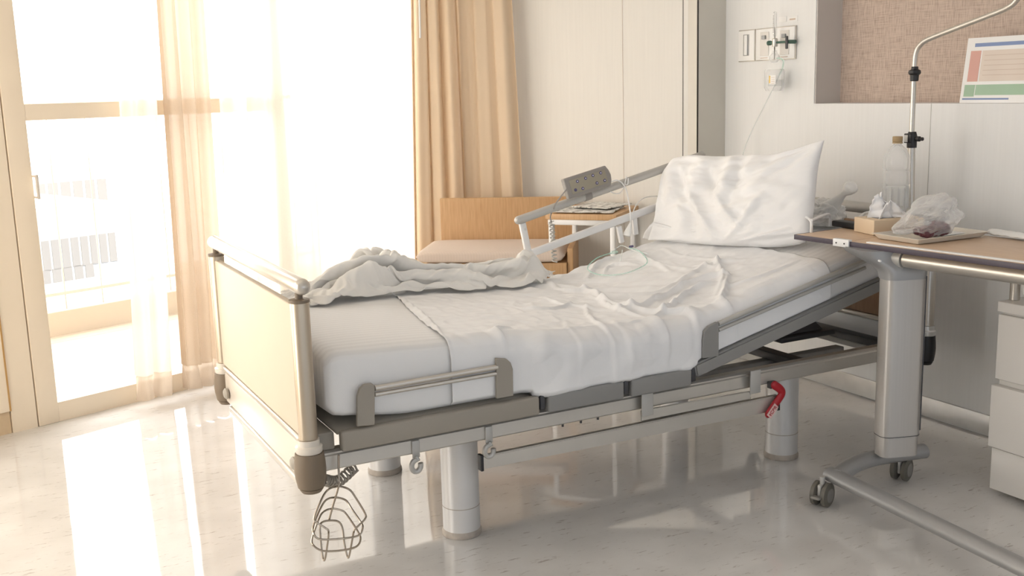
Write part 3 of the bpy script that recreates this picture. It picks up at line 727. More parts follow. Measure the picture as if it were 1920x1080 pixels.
bm = BM(); q = aty(1448, 722, 2.73); add_box(bm, (q.x - .012, 2.725, q.z - .012), (q.x + .02, 2.745, q.z + .012), .003); obj('handle_mount', bm, M['dark'], rh)

# raised far side rail (tilts with the backrest)
YR = YF
R0, R1 = aty(972, 413, YR), aty(1316, 291, YR)
rr = tubeo('raised_side_rail', [R0, R1], .017, M['rail_grey'], bed, 20, round_end=True)
rr['label'] = 'raised grey side rail tilted with the backrest'
m0, m1 = aty(998, 474, YR), aty(1330, 351, YR)
bm = BM(); dd = (m1 - m0); L_ = dd.length; dd.normalize(); nn = V((-dd.z, 0, dd.x)); add_obox(bm, m0 + dd * L_ / 2, dd, UY, nn, L_, .022, .030, .006); obj('middle_rail', bm, M['white_metal'], rr)
for (p, q) in (((979, 418), (998, 512)), ((1160, 424), (1166, 455)), ((1188, 398), (1192, 440))):
    a, b = aty(*p, YR), aty(*q, YR); d = (b - a); l = d.length; d.normalize()
    bm = BM(); add_obox(bm, a + d * l / 2 + V((0, .0, 0)), d, UY, V((-d.z, 0, d.x)), l, .016, .028 if p[0] < 1000 else .022, .004); u_ = obj('upright', bm, M['white_metal'], rr)
a = aty(985, 430, YR - .012); bm = BM(); add_lathe(bm, [(0.004, 0), (0.004, .003)], a, V((0, -1, 0)), 10); obj('bolt', bm, M['steel_strip'], rr)

# ------------------------------------------------------------------ mattress (striped fitted sheet)
MT = 0.142
MX0, MX1, MY0, MY1 = 0.835, 3.03, 2.722, 3.662
def mat_top(x): 
    t = x - XB - .03
    return PT + 0.006 + MT + .068 * (1 - sstep(.80, 2.08, x)) + SL * 0.5 * (t + math.sqrt(t * t + 0.012))
def mat_bot(x): return plat_z(x) - .008 + .030 * (1 - sstep(.83, 1.1, x))
def mat_surf(x, a):
    """closed rounded cross-section, angle a in [0,1): start at far bottom, over the top to near bottom"""
    pass
bm = BM()
def mfn(u, v):
    x = MX0 + (MX1 - MX0) * u
    e = min(u, 1 - u) * (MX1 - MX0); k = min(1, e / .05); ins = .05 * (1 - math.sqrt(max(0, 1 - (1 - k) ** 2)))
    zt, zb = mat_top(x), mat_bot(x)
    ang = 2 * PI * v; c, s = math.cos(ang), math.sin(ang)
    y = (MY0 + MY1) / 2 + (MY1 - MY0) / 2 * math.copysign(abs(c) ** 0.13, c) * (1 - ins * .25 / .5)
    z = (zt + zb) / 2 + (zt - zb) / 2 * math.copysign(abs(s) ** (0.34 if s > 0 else .20), s) * (1 - ins * 6 / 1.0 if False else 1 - ins * 5)
    wr = 0.003 * nz(x * 5, y * 6, z * 8) + .0015 * nz(x * 14, y * 9, z * 20)
    return V((x, y - (wr if abs(c) > .9 else 0), z + (wr if s > 0 else 0)))
add_grid(bm, mfn, 90, 150)
bmesh.ops.remove_doubles(bm, verts=bm.verts[:], dist=1e-6)
bmesh.ops.holes_fill(bm, edges=[e for e in bm.edges if e.is_boundary])
mt_ = obj('mattress', bm, M['fitted'], sharp=75); tag(mt_, 'bed mattress in white satin-striped fitted sheet', 'mattress')

# ------------------------------------------------------------------ draw sheet: wrinkled plain sheet across the middle
def mpt(px, py, it=14):
    """pixel -> point on the mattress top"""
    z = .65
    for _ in range(it): p = atz(px, py, z); z = z * .4 + mat_top(min(max(p.x, .8), 3.1)) * .6
    return p
RID = [ # ridge polylines on the sheet in pixels, amplitude (m), width (m)
    ([(1040, 540), (1110, 555), (1150, 585), (1215, 600)], .011, .016), ([(1100, 560), (1190, 585), (1260, 590), (1330, 582)], .012, .016),
    ([(1150, 590), (1230, 570), (1280, 545), (1330, 528), (1370, 522)], .017, .016), ([(1215, 605), (1260, 580), (1300, 550), (1345, 535)], .014, .014),
    ([(1180, 560), (1250, 545), (1330, 500), (1400, 490)], .008, .016), ([(1230, 618), (1300, 606), (1350, 570), (1365, 520)], .016, .015),
    ([(1150, 605), (1175, 640), (1172, 690), (1160, 720)], .010, .020), ([(1190, 610), (1215, 650), (1225, 690)], .008, .018),
    ([(1210, 625), (1255, 640), (1275, 670)], .007, .02), ([(975, 582), (1030, 585), (1080, 574)], .008, .009),
    ([(860, 650), (905, 648), (930, 625), (960, 620)], .009, .012), ([(845, 660), (820, 620), (790, 590), (742, 557)], .004, .01),
    ([(905, 640), (895, 660), (870, 678)], .008, .012), ([(1020, 535), (1060, 550), (1130, 548)], .010, .013),
    ([(1100, 575), (1105, 600), (1150, 625)], .006, .013), ([(1010, 560), (1060, 575), (1120, 585)], .005, .012),
    ([(1300, 500), (1340, 505), (1345, 490)], .007, .010), ([(1340, 560), (1355, 530), (1350, 505), (1340, 488)], .009, .012),
    ([(1350, 545), (1420, 525), (1500, 490)], .006, .018), ([(1180, 480), (1230, 500), (1300, 510)], .005, .016),
    ([(1100, 530), (1120, 500), (1150, 485)], .010, .016), ([(1130, 520), (1150, 500), (1200, 500)], .007, .014),
    ([(1190, 470), (1210, 490), (1260, 515)], .007, .014), ([(1240, 470), (1290, 485), (1380, 490)], .004, .014),
    ([(900, 600), (960, 605), (1010, 612)], .004, .014), ([(1060, 600), (1065, 640), (1050, 660)], .004, .016), ([(940, 560), (1020, 556), (1090, 562)], .004, .013),
]
RP = []
for pts, am, wd in RID:
    P = smooth_path([mpt(*p) for p in pts], 4); RP.append((np.array([[p.x, p.y] for p in P]), am * 1.45, wd * .78))
def ridge(x, y):
    h = 0.0; q = np.array([x, y])
    for P, am, wd in RP:
        if x < P[:, 0].min() - .12 or x > P[:, 0].max() + .12 or y < P[:, 1].min() - .12 or y > P[:, 1].max() + .12: continue
        A = P[:-1]; B = P[1:]; d = B - A; L2 = (d ** 2).sum(1) + 1e-12
        t = np.clip(((q - A) * d).sum(1) / L2, 0, 1); cl = A + d * t[:, None]; dist = np.sqrt(((q - cl) ** 2).sum(1)); k = int(dist.argmin()); dm = dist[k]
        fr = (k + t[k]) / len(A); ta_ = min(1, 4 * fr, 4 * (1 - fr)) ** .5
        side = d[k][0] * (q - cl[k])[1] - d[k][1] * (q - cl[k])[0]
        w_ = wd * (0.65 if side < 0 else 1.35)
        h += am * ta_ * math.exp(-(dm / w_) ** 2)
    return h
el0, el1 = mpt(742, 557), mpt(845, 660); el1.x += .035
er0, er1 = mpt(1540, 440), mpt(1527, 487)
xr_end = er1.x
def left_edge(y):
    t = (y - el1.y) / (el0.y - el1.y); return el1.x + (el0.x - el1.x) * min(1.15, max(0, t)) ** 1.3
def sheet_bottom(x):
    # z of the hanging edge at the near side
    if x < 1.36: return .497
    return .497
YT = MY0 + .055     # where the top starts turning down
def sfn(u, v):
    # v: 0 far edge -> 1 hanging edge
    VT = .80
    if v < VT: y = MY1 - .02 + (YT - MY1 + .02) * (v / VT); k = 0
    else: y = YT; k = (v - VT) / (1 - VT)
    xl = left_edge(y); x = xl + (xr_end - xl + .0) * u
    zt = mat_top(x)
    mid_ = sstep(1.43, 1.52, x) * (1 - sstep(2.05, 2.13, x))
    lift = .007 + ridge(x, y if k == 0 else YT) * (1 - .6 * k)
    wr = .007 * nz(x * 5, y * 7, 2.0 + k) + .0055 * (.5 - abs(nz(x * 11 + 2 * nz(x * 3, y * 3), y * 9, 4 + k * 3)) * 2) * .8 + .003 * nz(x * 30, y * 24, k * 4)
    bend = math.exp(-((x - 2.06) / .28) ** 2)
    wr += bend * .016 * (nz((x + y * .8) * 16, (y - x) * 3, 7.0))
    if k == 0:
        edge = sstep(YT + .10, YT, y)
        z = zt + lift + max(-.005, wr) - .004 * edge * 0
        return V((x, y, z))
    # around the corner (quarter circle r) then down
    r = .058; side_y = MY0 - .0105 - mid_ * .012
    zb = mat_bot(x) + (0.012 if mid_ < .5 else 0.0) - mid_ * .004 
    total = r * PI / 2 + (zt - r - zb); d = k * total
    if d < r * PI / 2:
        t = d / r; y2 = YT - math.sin(t) * (YT - side_y); z2 = zt - r + math.cos(t) * r; ny, nz_ = -math.sin(t), math.cos(t)
    else:
        y2 = side_y; z2 = zt - r - (d - r * PI / 2); ny, nz_ = -1, 0
    kk = (d / total)
    fold = mid_ * (.018 * nz(x * 6 + kk * 1.6, kk * 2.2, 11) + .010 * math.sin(x * 26 + kk * 5 + 2 * nz(x * 3, kk)) * kk) + .003 * nz(x * 18, kk * 5, 3)
    l2 = max(.004, lift + wr * .7 + fold) if d > .01 else lift + max(-.005, wr)
    l2 = l2 * (mid_ + (1 - mid_) * (1 - .8 * sstep(.1, .35, kk)))
    # tuck in again at the very bottom
    y3 = y2 + ny * l2 + (sstep(.93, 1.0, kk) * .018)
    return V((x, y3, z2 + nz_ * l2 + (0.010 * nz(x * 3, 5.5) * mid_ if kk > .95 else 0)))
bm = BM(); add_grid(bm, sfn, 330, 250)
ds = solid(obj('draw_sheet', bm, M['sheet'], sharp=180), .0025, 1)
tag(ds, 'rumpled plain white draw sheet spread over the mattress and hanging at its near side', 'sheet')

# ------------------------------------------------------------------ blanket: bunched along the far side
bl_px = [(540, 580), (620, 577), (700, 564), (800, 556), (900, 552), (1000, 545), (1062, 528)]
BE = [mpt(*p) for p in bl_px]
bx0, bx1 = BE[0].x - .04, BE[-1].x + .02
def bl_near(x):
    for a_, b_ in zip(BE, BE[1:]):
        if x <= b_.x: t = max(-.5, (x - a_.x) / (b_.x - a_.x)); return a_.y + (b_.y - a_.y) * t
    return BE[-1].y
def lift_b(x, y): return .010 if x > 1.22 else .002
# resting folds of the blanket: position along the bed (thousandths, offset from an even spacing), across it (1/250), height (1/500 m)
BLANKET_ALONG = [
[61,63,71,74,92,105,91,97,89,100,99,106,97,93,97,82,78,67,57,50,44,43,41,41,39,32,35,34,29,21,27,30,32,39,46,49,49,55,55,60,60,62,70,76,80,92,83,90,87,88,85,72,80],
[39,61,68,76,94,78,70,79,85,94,91,81,80,66,77,71,54,56,49,45,40,35,27,23,12,3,13,17,18,21,29,34,37,44,47,52,55,58,63,63,67,63,67,74,86,86,84,84,89,85,72,70,78],
[47,55,65,79,60,69,76,81,79,79,76,70,67,69,63,57,49,47,41,39,33,30,26,23,21,17,23,19,26,29,34,40,44,47,50,53,56,60,67,66,67,67,71,78,86,85,84,86,85,81,75,66,72],
[50,55,65,66,72,69,71,66,75,65,65,64,65,59,50,54,47,44,39,33,33,27,25,24,24,22,25,25,29,31,36,41,48,50,55,58,64,61,64,68,68,69,75,80,90,81,88,87,83,81,72,71,65],
[47,52,62,58,60,61,66,70,68,65,63,58,55,48,52,49,45,40,35,32,28,25,23,20,21,26,26,28,31,35,38,46,51,54,60,60,62,65,71,70,71,73,76,88,85,88,90,88,79,72,71,64,59],
[43,57,59,55,57,63,61,58,66,62,56,52,42,48,50,47,42,36,34,26,26,23,20,23,19,22,27,29,31,37,42,47,53,57,58,65,68,66,72,72,74,74,73,84,89,90,91,87,79,70,67,64,57],
[48,55,54,53,57,61,58,61,56,57,52,44,42,47,44,44,39,34,28,20,18,19,18,18,20,21,22,28,30,38,43,48,54,58,59,65,66,67,70,72,72,72,78,86,91,93,93,87,70,69,67,63,60],
[52,50,54,53,61,58,50,51,53,48,45,39,39,32,38,37,32,29,25,18,15,16,15,17,17,20,22,26,30,35,45,47,55,55,62,65,67,70,71,74,70,77,82,92,93,92,91,82,67,68,66,62,54],
[48,44,47,53,57,53,47,51,48,41,43,33,34,31,29,29,30,24,18,15,12,10,13,14,16,18,22,26,32,37,43,45,50,58,64,65,69,72,74,74,73,79,87,93,92,89,91,73,68,66,65,62,54],
[42,46,49,51,51,41,49,51,47,36,39,31,30,23,24,20,23,20,16,13,8,8,10,10,15,17,21,27,32,38,39,43,52,61,61,64,68,70,70,71,74,79,87,86,92,87,80,68,67,64,63,57,49],
[43,44,43,49,39,43,48,49,45,35,33,30,27,22,22,18,18,17,14,10,8,5,7,9,11,16,21,26,31,37,40,42,50,62,61,65,66,67,67,69,75,69,71,83,90,86,78,66,65,60,60,54,44],
[42,43,40,41,35,44,46,46,45,36,29,29,25,20,17,14,14,14,11,9,4,2,4,8,6,14,18,24,30,35,42,42,49,58,62,65,64,65,62,64,60,66,61,70,78,81,76,58,57,56,55,51,41],
[37,40,39,30,33,42,41,42,41,37,24,25,22,20,14,13,11,9,7,3,0,-1,1,2,4,5,17,25,28,35,41,43,46,56,61,61,59,58,57,58,53,60,52,55,66,69,70,48,42,51,50,47,38],
[37,38,31,26,30,35,36,38,37,36,25,20,17,20,11,9,9,7,5,2,-1,-2,-2,2,-2,-4,9,18,26,31,39,43,44,48,59,53,50,52,48,48,48,50,42,49,50,57,57,41,26,43,41,37,31],
[36,30,28,24,25,23,27,22,29,31,27,19,15,14,14,2,5,5,4,2,-2,-2,-7,-3,-3,-5,5,17,19,28,33,40,39,45,56,43,42,42,42,40,42,40,31,39,36,41,46,33,18,28,35,31,27],
[34,27,22,19,19,15,21,13,8,13,13,19,13,14,4,4,0,4,3,0,-2,-3,-7,-12,-1,-5,2,12,18,26,32,37,38,44,42,41,35,32,35,34,37,32,23,32,28,30,33,24,14,10,28,24,22],
[27,22,17,11,10,8,9,12,6,7,8,7,8,9,12,1,-8,-4,1,-4,-4,-7,-11,-12,-6,-3,-2,12,18,21,22,27,35,37,28,35,29,27,27,25,24,21,17,23,20,22,20,11,8,-2,13,18,17],
[19,19,14,6,4,4,4,6,3,3,6,5,4,7,7,9,-7,-12,-7,-7,-8,-9,-11,-11,-13,-7,-2,3,5,14,15,22,26,22,19,23,20,17,21,20,17,15,13,11,7,15,14,3,3,-11,-3,9,2],
[18,17,12,6,2,-2,1,3,-5,-11,-8,-5,-6,-3,-2,1,-2,-13,-11,-11,-8,-11,-13,-14,-13,-18,-8,1,-4,5,10,19,21,7,15,14,9,6,14,12,12,9,7,5,-4,-2,-1,-4,-10,-16,-18,-6,-4],
[19,16,11,5,2,-1,-4,1,1,-17,-12,-17,-16,-14,-12,-11,-2,-17,-17,-11,-10,-15,-17,-18,-15,-19,-11,-13,-7,4,8,9,4,2,9,3,-3,-6,-3,3,4,-3,2,-2,-12,-17,-14,-13,-15,-20,-28,-18,-20],
[20,15,11,7,2,-1,-5,-6,1,-15,-19,-22,-21,-17,-23,-19,-17,-16,-19,-12,-15,-21,-17,-27,-25,-22,-16,-26,-19,-11,-3,-3,-8,-3,-5,-10,-15,-9,-16,-10,-14,-7,-8,-15,-21,-23,-23,-21,-20,-24,-32,-27,-26],
[19,17,12,8,3,1,-5,-10,-9,-11,-21,-24,-29,-25,-30,-22,-16,-25,-19,-23,-27,-30,-22,-29,-28,-25,-31,-29,-19,-17,-17,-11,-14,-12,-13,-16,-16,-19,-17,-18,-18,-9,-17,-24,-28,-33,-35,-35,-25,-30,-37,-31,-29],
[16,17,13,7,5,1,-3,-9,-10,-14,-19,-24,-28,-29,-27,-27,-30,-20,-21,-25,-28,-32,-35,-35,-29,-35,-39,-27,-30,-27,-19,-19,-16,-17,-17,-21,-20,-20,-25,-22,-21,-20,-26,-31,-36,-39,-40,-36,-34,-39,-40,-33,-32],
[16,12,12,7,3,1,-6,-11,-9,-17,-20,-27,-29,-29,-28,-30,-29,-20,-25,-26,-28,-33,-34,-44,-37,-42,-38,-39,-34,-27,-22,-19,-18,-18,-22,-20,-23,-24,-23,-26,-22,-28,-31,-37,-40,-43,-41,-35,-38,-41,-40,-35,-34],
[16,14,10,8,5,2,-7,-10,-10,-20,-25,-29,-29,-26,-27,-28,-25,-24,-23,-26,-30,-33,-42,-44,-48,-47,-41,-37,-29,-27,-21,-21,-21,-25,-22,-21,-21,-23,-27,-27,-34,-35,-39,-42,-45,-42,-42,-37,-38,-39,-37,-37,-35],
[18,15,12,9,6,0,-6,-10,-15,-26,-27,-29,-28,-27,-28,-24,-22,-23,-23,-25,-30,-37,-43,-49,-49,-44,-41,-36,-30,-25,-22,-21,-26,-23,-19,-20,-25,-29,-33,-37,-39,-44,-42,-44,-45,-43,-37,-37,-37,-38,-36,-36,-38],
[19,15,12,7,4,-1,-6,-14,-20,-27,-29,-30,-29,-32,-28,-23,-21,-23,-22,-28,-30,-39,-45,-52,-45,-44,-38,-39,-29,-25,-21,-28,-26,-23,-23,-29,-32,-37,-41,-43,-44,-40,-38,-40,-39,-38,-34,-37,-35,-35,-35,-35,-36],
[18,13,12,6,0,-9,-9,-16,-24,-29,-30,-32,-32,-33,-25,-20,-21,-22,-24,-30,-32,-41,-50,-49,-45,-43,-41,-32,-27,-25,-28,-32,-22,-23,-29,-32,-36,-40,-42,-42,-40,-34,-34,-35,-35,-33,-31,-34,-31,-32,-32,-35,-33],
[18,13,11,6,-3,-10,-10,-24,-31,-34,-35,-33,-39,-34,-22,-23,-22,-24,-26,-31,-40,-46,-47,-44,-42,-41,-37,-30,-26,-27,-33,-27,-21,-29,-33,-35,-39,-40,-43,-37,-34,-32,-30,-30,-29,-28,-27,-27,-26,-29,-30,-31,-32],
[17,12,9,4,-5,-15,-22,-35,-40,-37,-37,-39,-39,-32,-23,-25,-24,-23,-30,-37,-43,-45,-46,-40,-40,-38,-31,-29,-21,-32,-28,-29,-31,-32,-36,-35,-38,-42,-36,-35,-29,-26,-23,-25,-23,-23,-22,-21,-25,-26,-25,-29,-27],
[12,11,7,-3,-11,-21,-32,-37,-42,-42,-40,-43,-39,-29,-28,-26,-23,-30,-33,-42,-43,-43,-41,-35,-39,-34,-30,-27,-32,-26,-38,-30,-31,-32,-32,-35,-36,-37,-31,-32,-26,-25,-19,-18,-17,-16,-19,-19,-20,-21,-22,-23,-22],
[5,7,-1,-6,-19,-30,-37,-40,-43,-43,-43,-43,-41,-33,-30,-24,-29,-42,-40,-42,-41,-38,-35,-34,-35,-29,-26,-29,-26,-34,-34,-30,-30,-29,-31,-33,-33,-32,-28,-26,-23,-20,-16,-14,-13,-12,-15,-14,-15,-17,-17,-17,-14],
[0,-1,-8,-18,-28,-37,-40,-45,-45,-41,-49,-50,-40,-37,-32,-28,-42,-40,-43,-40,-43,-35,-30,-33,-31,-29,-24,-27,-31,-30,-29,-27,-27,-29,-29,-31,-28,-27,-24,-22,-20,-17,-13,-12,-9,-10,-11,-12,-12,-13,-12,-10,-7],
[-4,-11,-16,-26,-42,-43,-45,-45,-44,-47,-54,-47,-43,-39,-32,-41,-44,-47,-42,-41,-40,-30,-30,-30,-27,-23,-27,-25,-27,-26,-26,-26,-23,-25,-25,-26,-23,-23,-22,-20,-16,-14,-12,-10,-8,-8,-9,-9,-9,-9,-8,-4,0],
[-12,-20,-30,-39,-48,-47,-49,-47,-45,-53,-59,-51,-51,-41,-45,-53,-52,-47,-44,-43,-33,-27,-27,-25,-21,-24,-24,-22,-22,-22,-22,-23,-22,-23,-22,-22,-21,-21,-19,-18,-14,-12,-10,-9,-7,-6,-7,-7,-7,-4,-2,2,0],
[-29,-32,-39,-48,-55,-54,-50,-51,-51,-57,-57,-55,-53,-59,-56,-57,-54,-51,-45,-35,-27,-26,-24,-22,-19,-22,-21,-17,-18,-19,-18,-19,-22,-21,-22,-21,-20,-17,-17,-15,-14,-10,-8,-10,-8,-5,-5,-3,-3,0,3,5,3],
[-44,-48,-59,-62,-60,-57,-51,-56,-55,-63,-67,-62,-70,-60,-58,-60,-58,-51,-40,-28,-25,-26,-25,-19,-20,-18,-16,-14,-13,-14,-13,-15,-17,-20,-18,-18,-18,-17,-15,-14,-14,-10,-9,-9,-9,-5,-3,0,1,3,1,8,8],
[-58,-60,-69,-71,-69,-61,-61,-60,-65,-68,-70,-73,-66,-63,-64,-61,-55,-47,-38,-31,-32,-27,-21,-20,-14,-15,-11,-9,-8,-10,-11,-14,-14,-15,-14,-17,-16,-19,-15,-13,-12,-12,-8,-7,-7,-6,-4,2,4,6,4,11,15],
[-66,-72,-77,-76,-74,-75,-61,-64,-71,-70,-71,-72,-66,-66,-65,-59,-53,-41,-41,-34,-30,-24,-20,-16,-13,-11,-8,-6,-5,-6,-7,-9,-12,-13,-17,-18,-15,-17,-17,-15,-10,-12,-10,-9,-8,-5,-2,1,7,6,5,7,5],
[-84,-78,-83,-79,-78,-69,-70,-68,-70,-69,-70,-68,-67,-66,-62,-56,-48,-47,-39,-37,-29,-24,-19,-13,-11,-8,-5,-3,-2,-3,-4,-6,-11,-13,-16,-16,-19,-15,-15,-14,-11,-12,-11,-8,-6,-3,2,6,8,6,6,3,4],
[-87,-91,-85,-86,-84,-73,-73,-70,-69,-68,-71,-75,-66,-64,-59,-55,-50,-47,-43,-37,-29,-23,-17,-16,-8,-6,-3,-1,0,0,-2,-4,-9,-13,-15,-17,-21,-17,-16,-15,-12,-12,-13,-8,-5,-2,4,9,6,5,4,4,10],
[-93,-91,-89,-91,-82,-75,-75,-72,-67,-73,-76,-70,-65,-61,-59,-60,-55,-51,-43,-39,-30,-27,-22,-20,-12,-6,-2,-1,-2,0,-1,-4,-8,-13,-19,-17,-21,-22,-17,-17,-15,-15,-13,-12,-7,0,7,1,1,2,4,8,14],
[-91,-93,-95,-92,-79,-77,-75,-68,-70,-74,-71,-67,-66,-59,-61,-59,-63,-57,-51,-39,-33,-29,-26,-23,-13,-10,-4,-6,-3,-5,-4,-5,-10,-14,-21,-24,-24,-27,-23,-21,-21,-18,-16,-13,-5,-1,0,-3,-2,0,5,14,21],
[-105,-100,-100,-86,-77,-82,-77,-73,-72,-72,-69,-70,-67,-63,-69,-67,-64,-58,-52,-46,-38,-42,-35,-23,-22,-15,-15,-13,-11,-10,-10,-7,-13,-19,-26,-28,-26,-32,-30,-31,-26,-28,-24,-17,-8,-6,-9,-4,-4,1,9,9,17],
[-107,-102,-97,-85,-81,-80,-76,-70,-73,-69,-71,-73,-67,-71,-69,-74,-69,-62,-54,-52,-54,-44,-39,-32,-28,-24,-21,-18,-20,-21,-19,-15,-18,-23,-30,-37,-31,-35,-33,-33,-36,-32,-28,-19,-8,-10,-10,-8,-5,6,2,12,14],
[-106,-102,-94,-87,-83,-79,-72,-70,-77,-72,-73,-73,-73,-74,-75,-73,-69,-61,-64,-64,-54,-50,-47,-41,-36,-30,-32,-30,-29,-29,-25,-26,-29,-30,-35,-41,-39,-38,-39,-39,-39,-35,-27,-19,-12,-15,-15,-10,-6,-11,4,3,6],
[-106,-104,-93,-93,-83,-80,-70,-76,-76,-71,-75,-76,-70,-77,-74,-73,-68,-73,-72,-64,-61,-57,-53,-48,-44,-39,-38,-35,-34,-32,-28,-32,-33,-35,-42,-44,-42,-42,-43,-44,-43,-37,-26,-25,-23,-18,-15,-13,-13,-10,2,3,6],
[-114,-105,-105,-95,-88,-81,-70,-76,-76,-78,-79,-76,-79,-79,-73,-76,-78,-81,-74,-68,-69,-62,-57,-53,-50,-46,-42,-40,-37,-33,-33,-34,-37,-41,-44,-47,-46,-48,-51,-50,-46,-39,-39,-26,-28,-24,-19,-15,-16,-7,-7,-4,-2],
[-114,-104,-106,-101,-94,-83,-83,-74,-79,-79,-82,-86,-82,-80,-80,-80,-82,-82,-80,-78,-72,-70,-62,-61,-55,-54,-50,-45,-40,-37,-42,-40,-42,-43,-49,-51,-51,-56,-59,-52,-47,-48,-37,-42,-35,-29,-21,-23,-15,-11,-8,-6,-4],
[-116,-114,-109,-105,-97,-92,-90,-83,-87,-85,-90,-96,-91,-85,-81,-84,-92,-93,-83,-87,-79,-74,-72,-66,-64,-57,-56,-51,-49,-44,-43,-44,-45,-49,-52,-57,-57,-59,-61,-68,-62,-54,-48,-43,-46,-38,-38,-30,-18,-13,-7,1,-6],
[-126,-120,-112,-106,-104,-101,-99,-87,-87,-93,-101,-110,-99,-97,-95,-88,-95,-100,-98,-91,-89,-89,-85,-83,-79,-71,-62,-67,-63,-63,-60,-58,-54,-53,-59,-61,-64,-63,-66,-68,-66,-59,-54,-52,-48,-43,-39,-34,-21,-19,-24,-3,-25]]
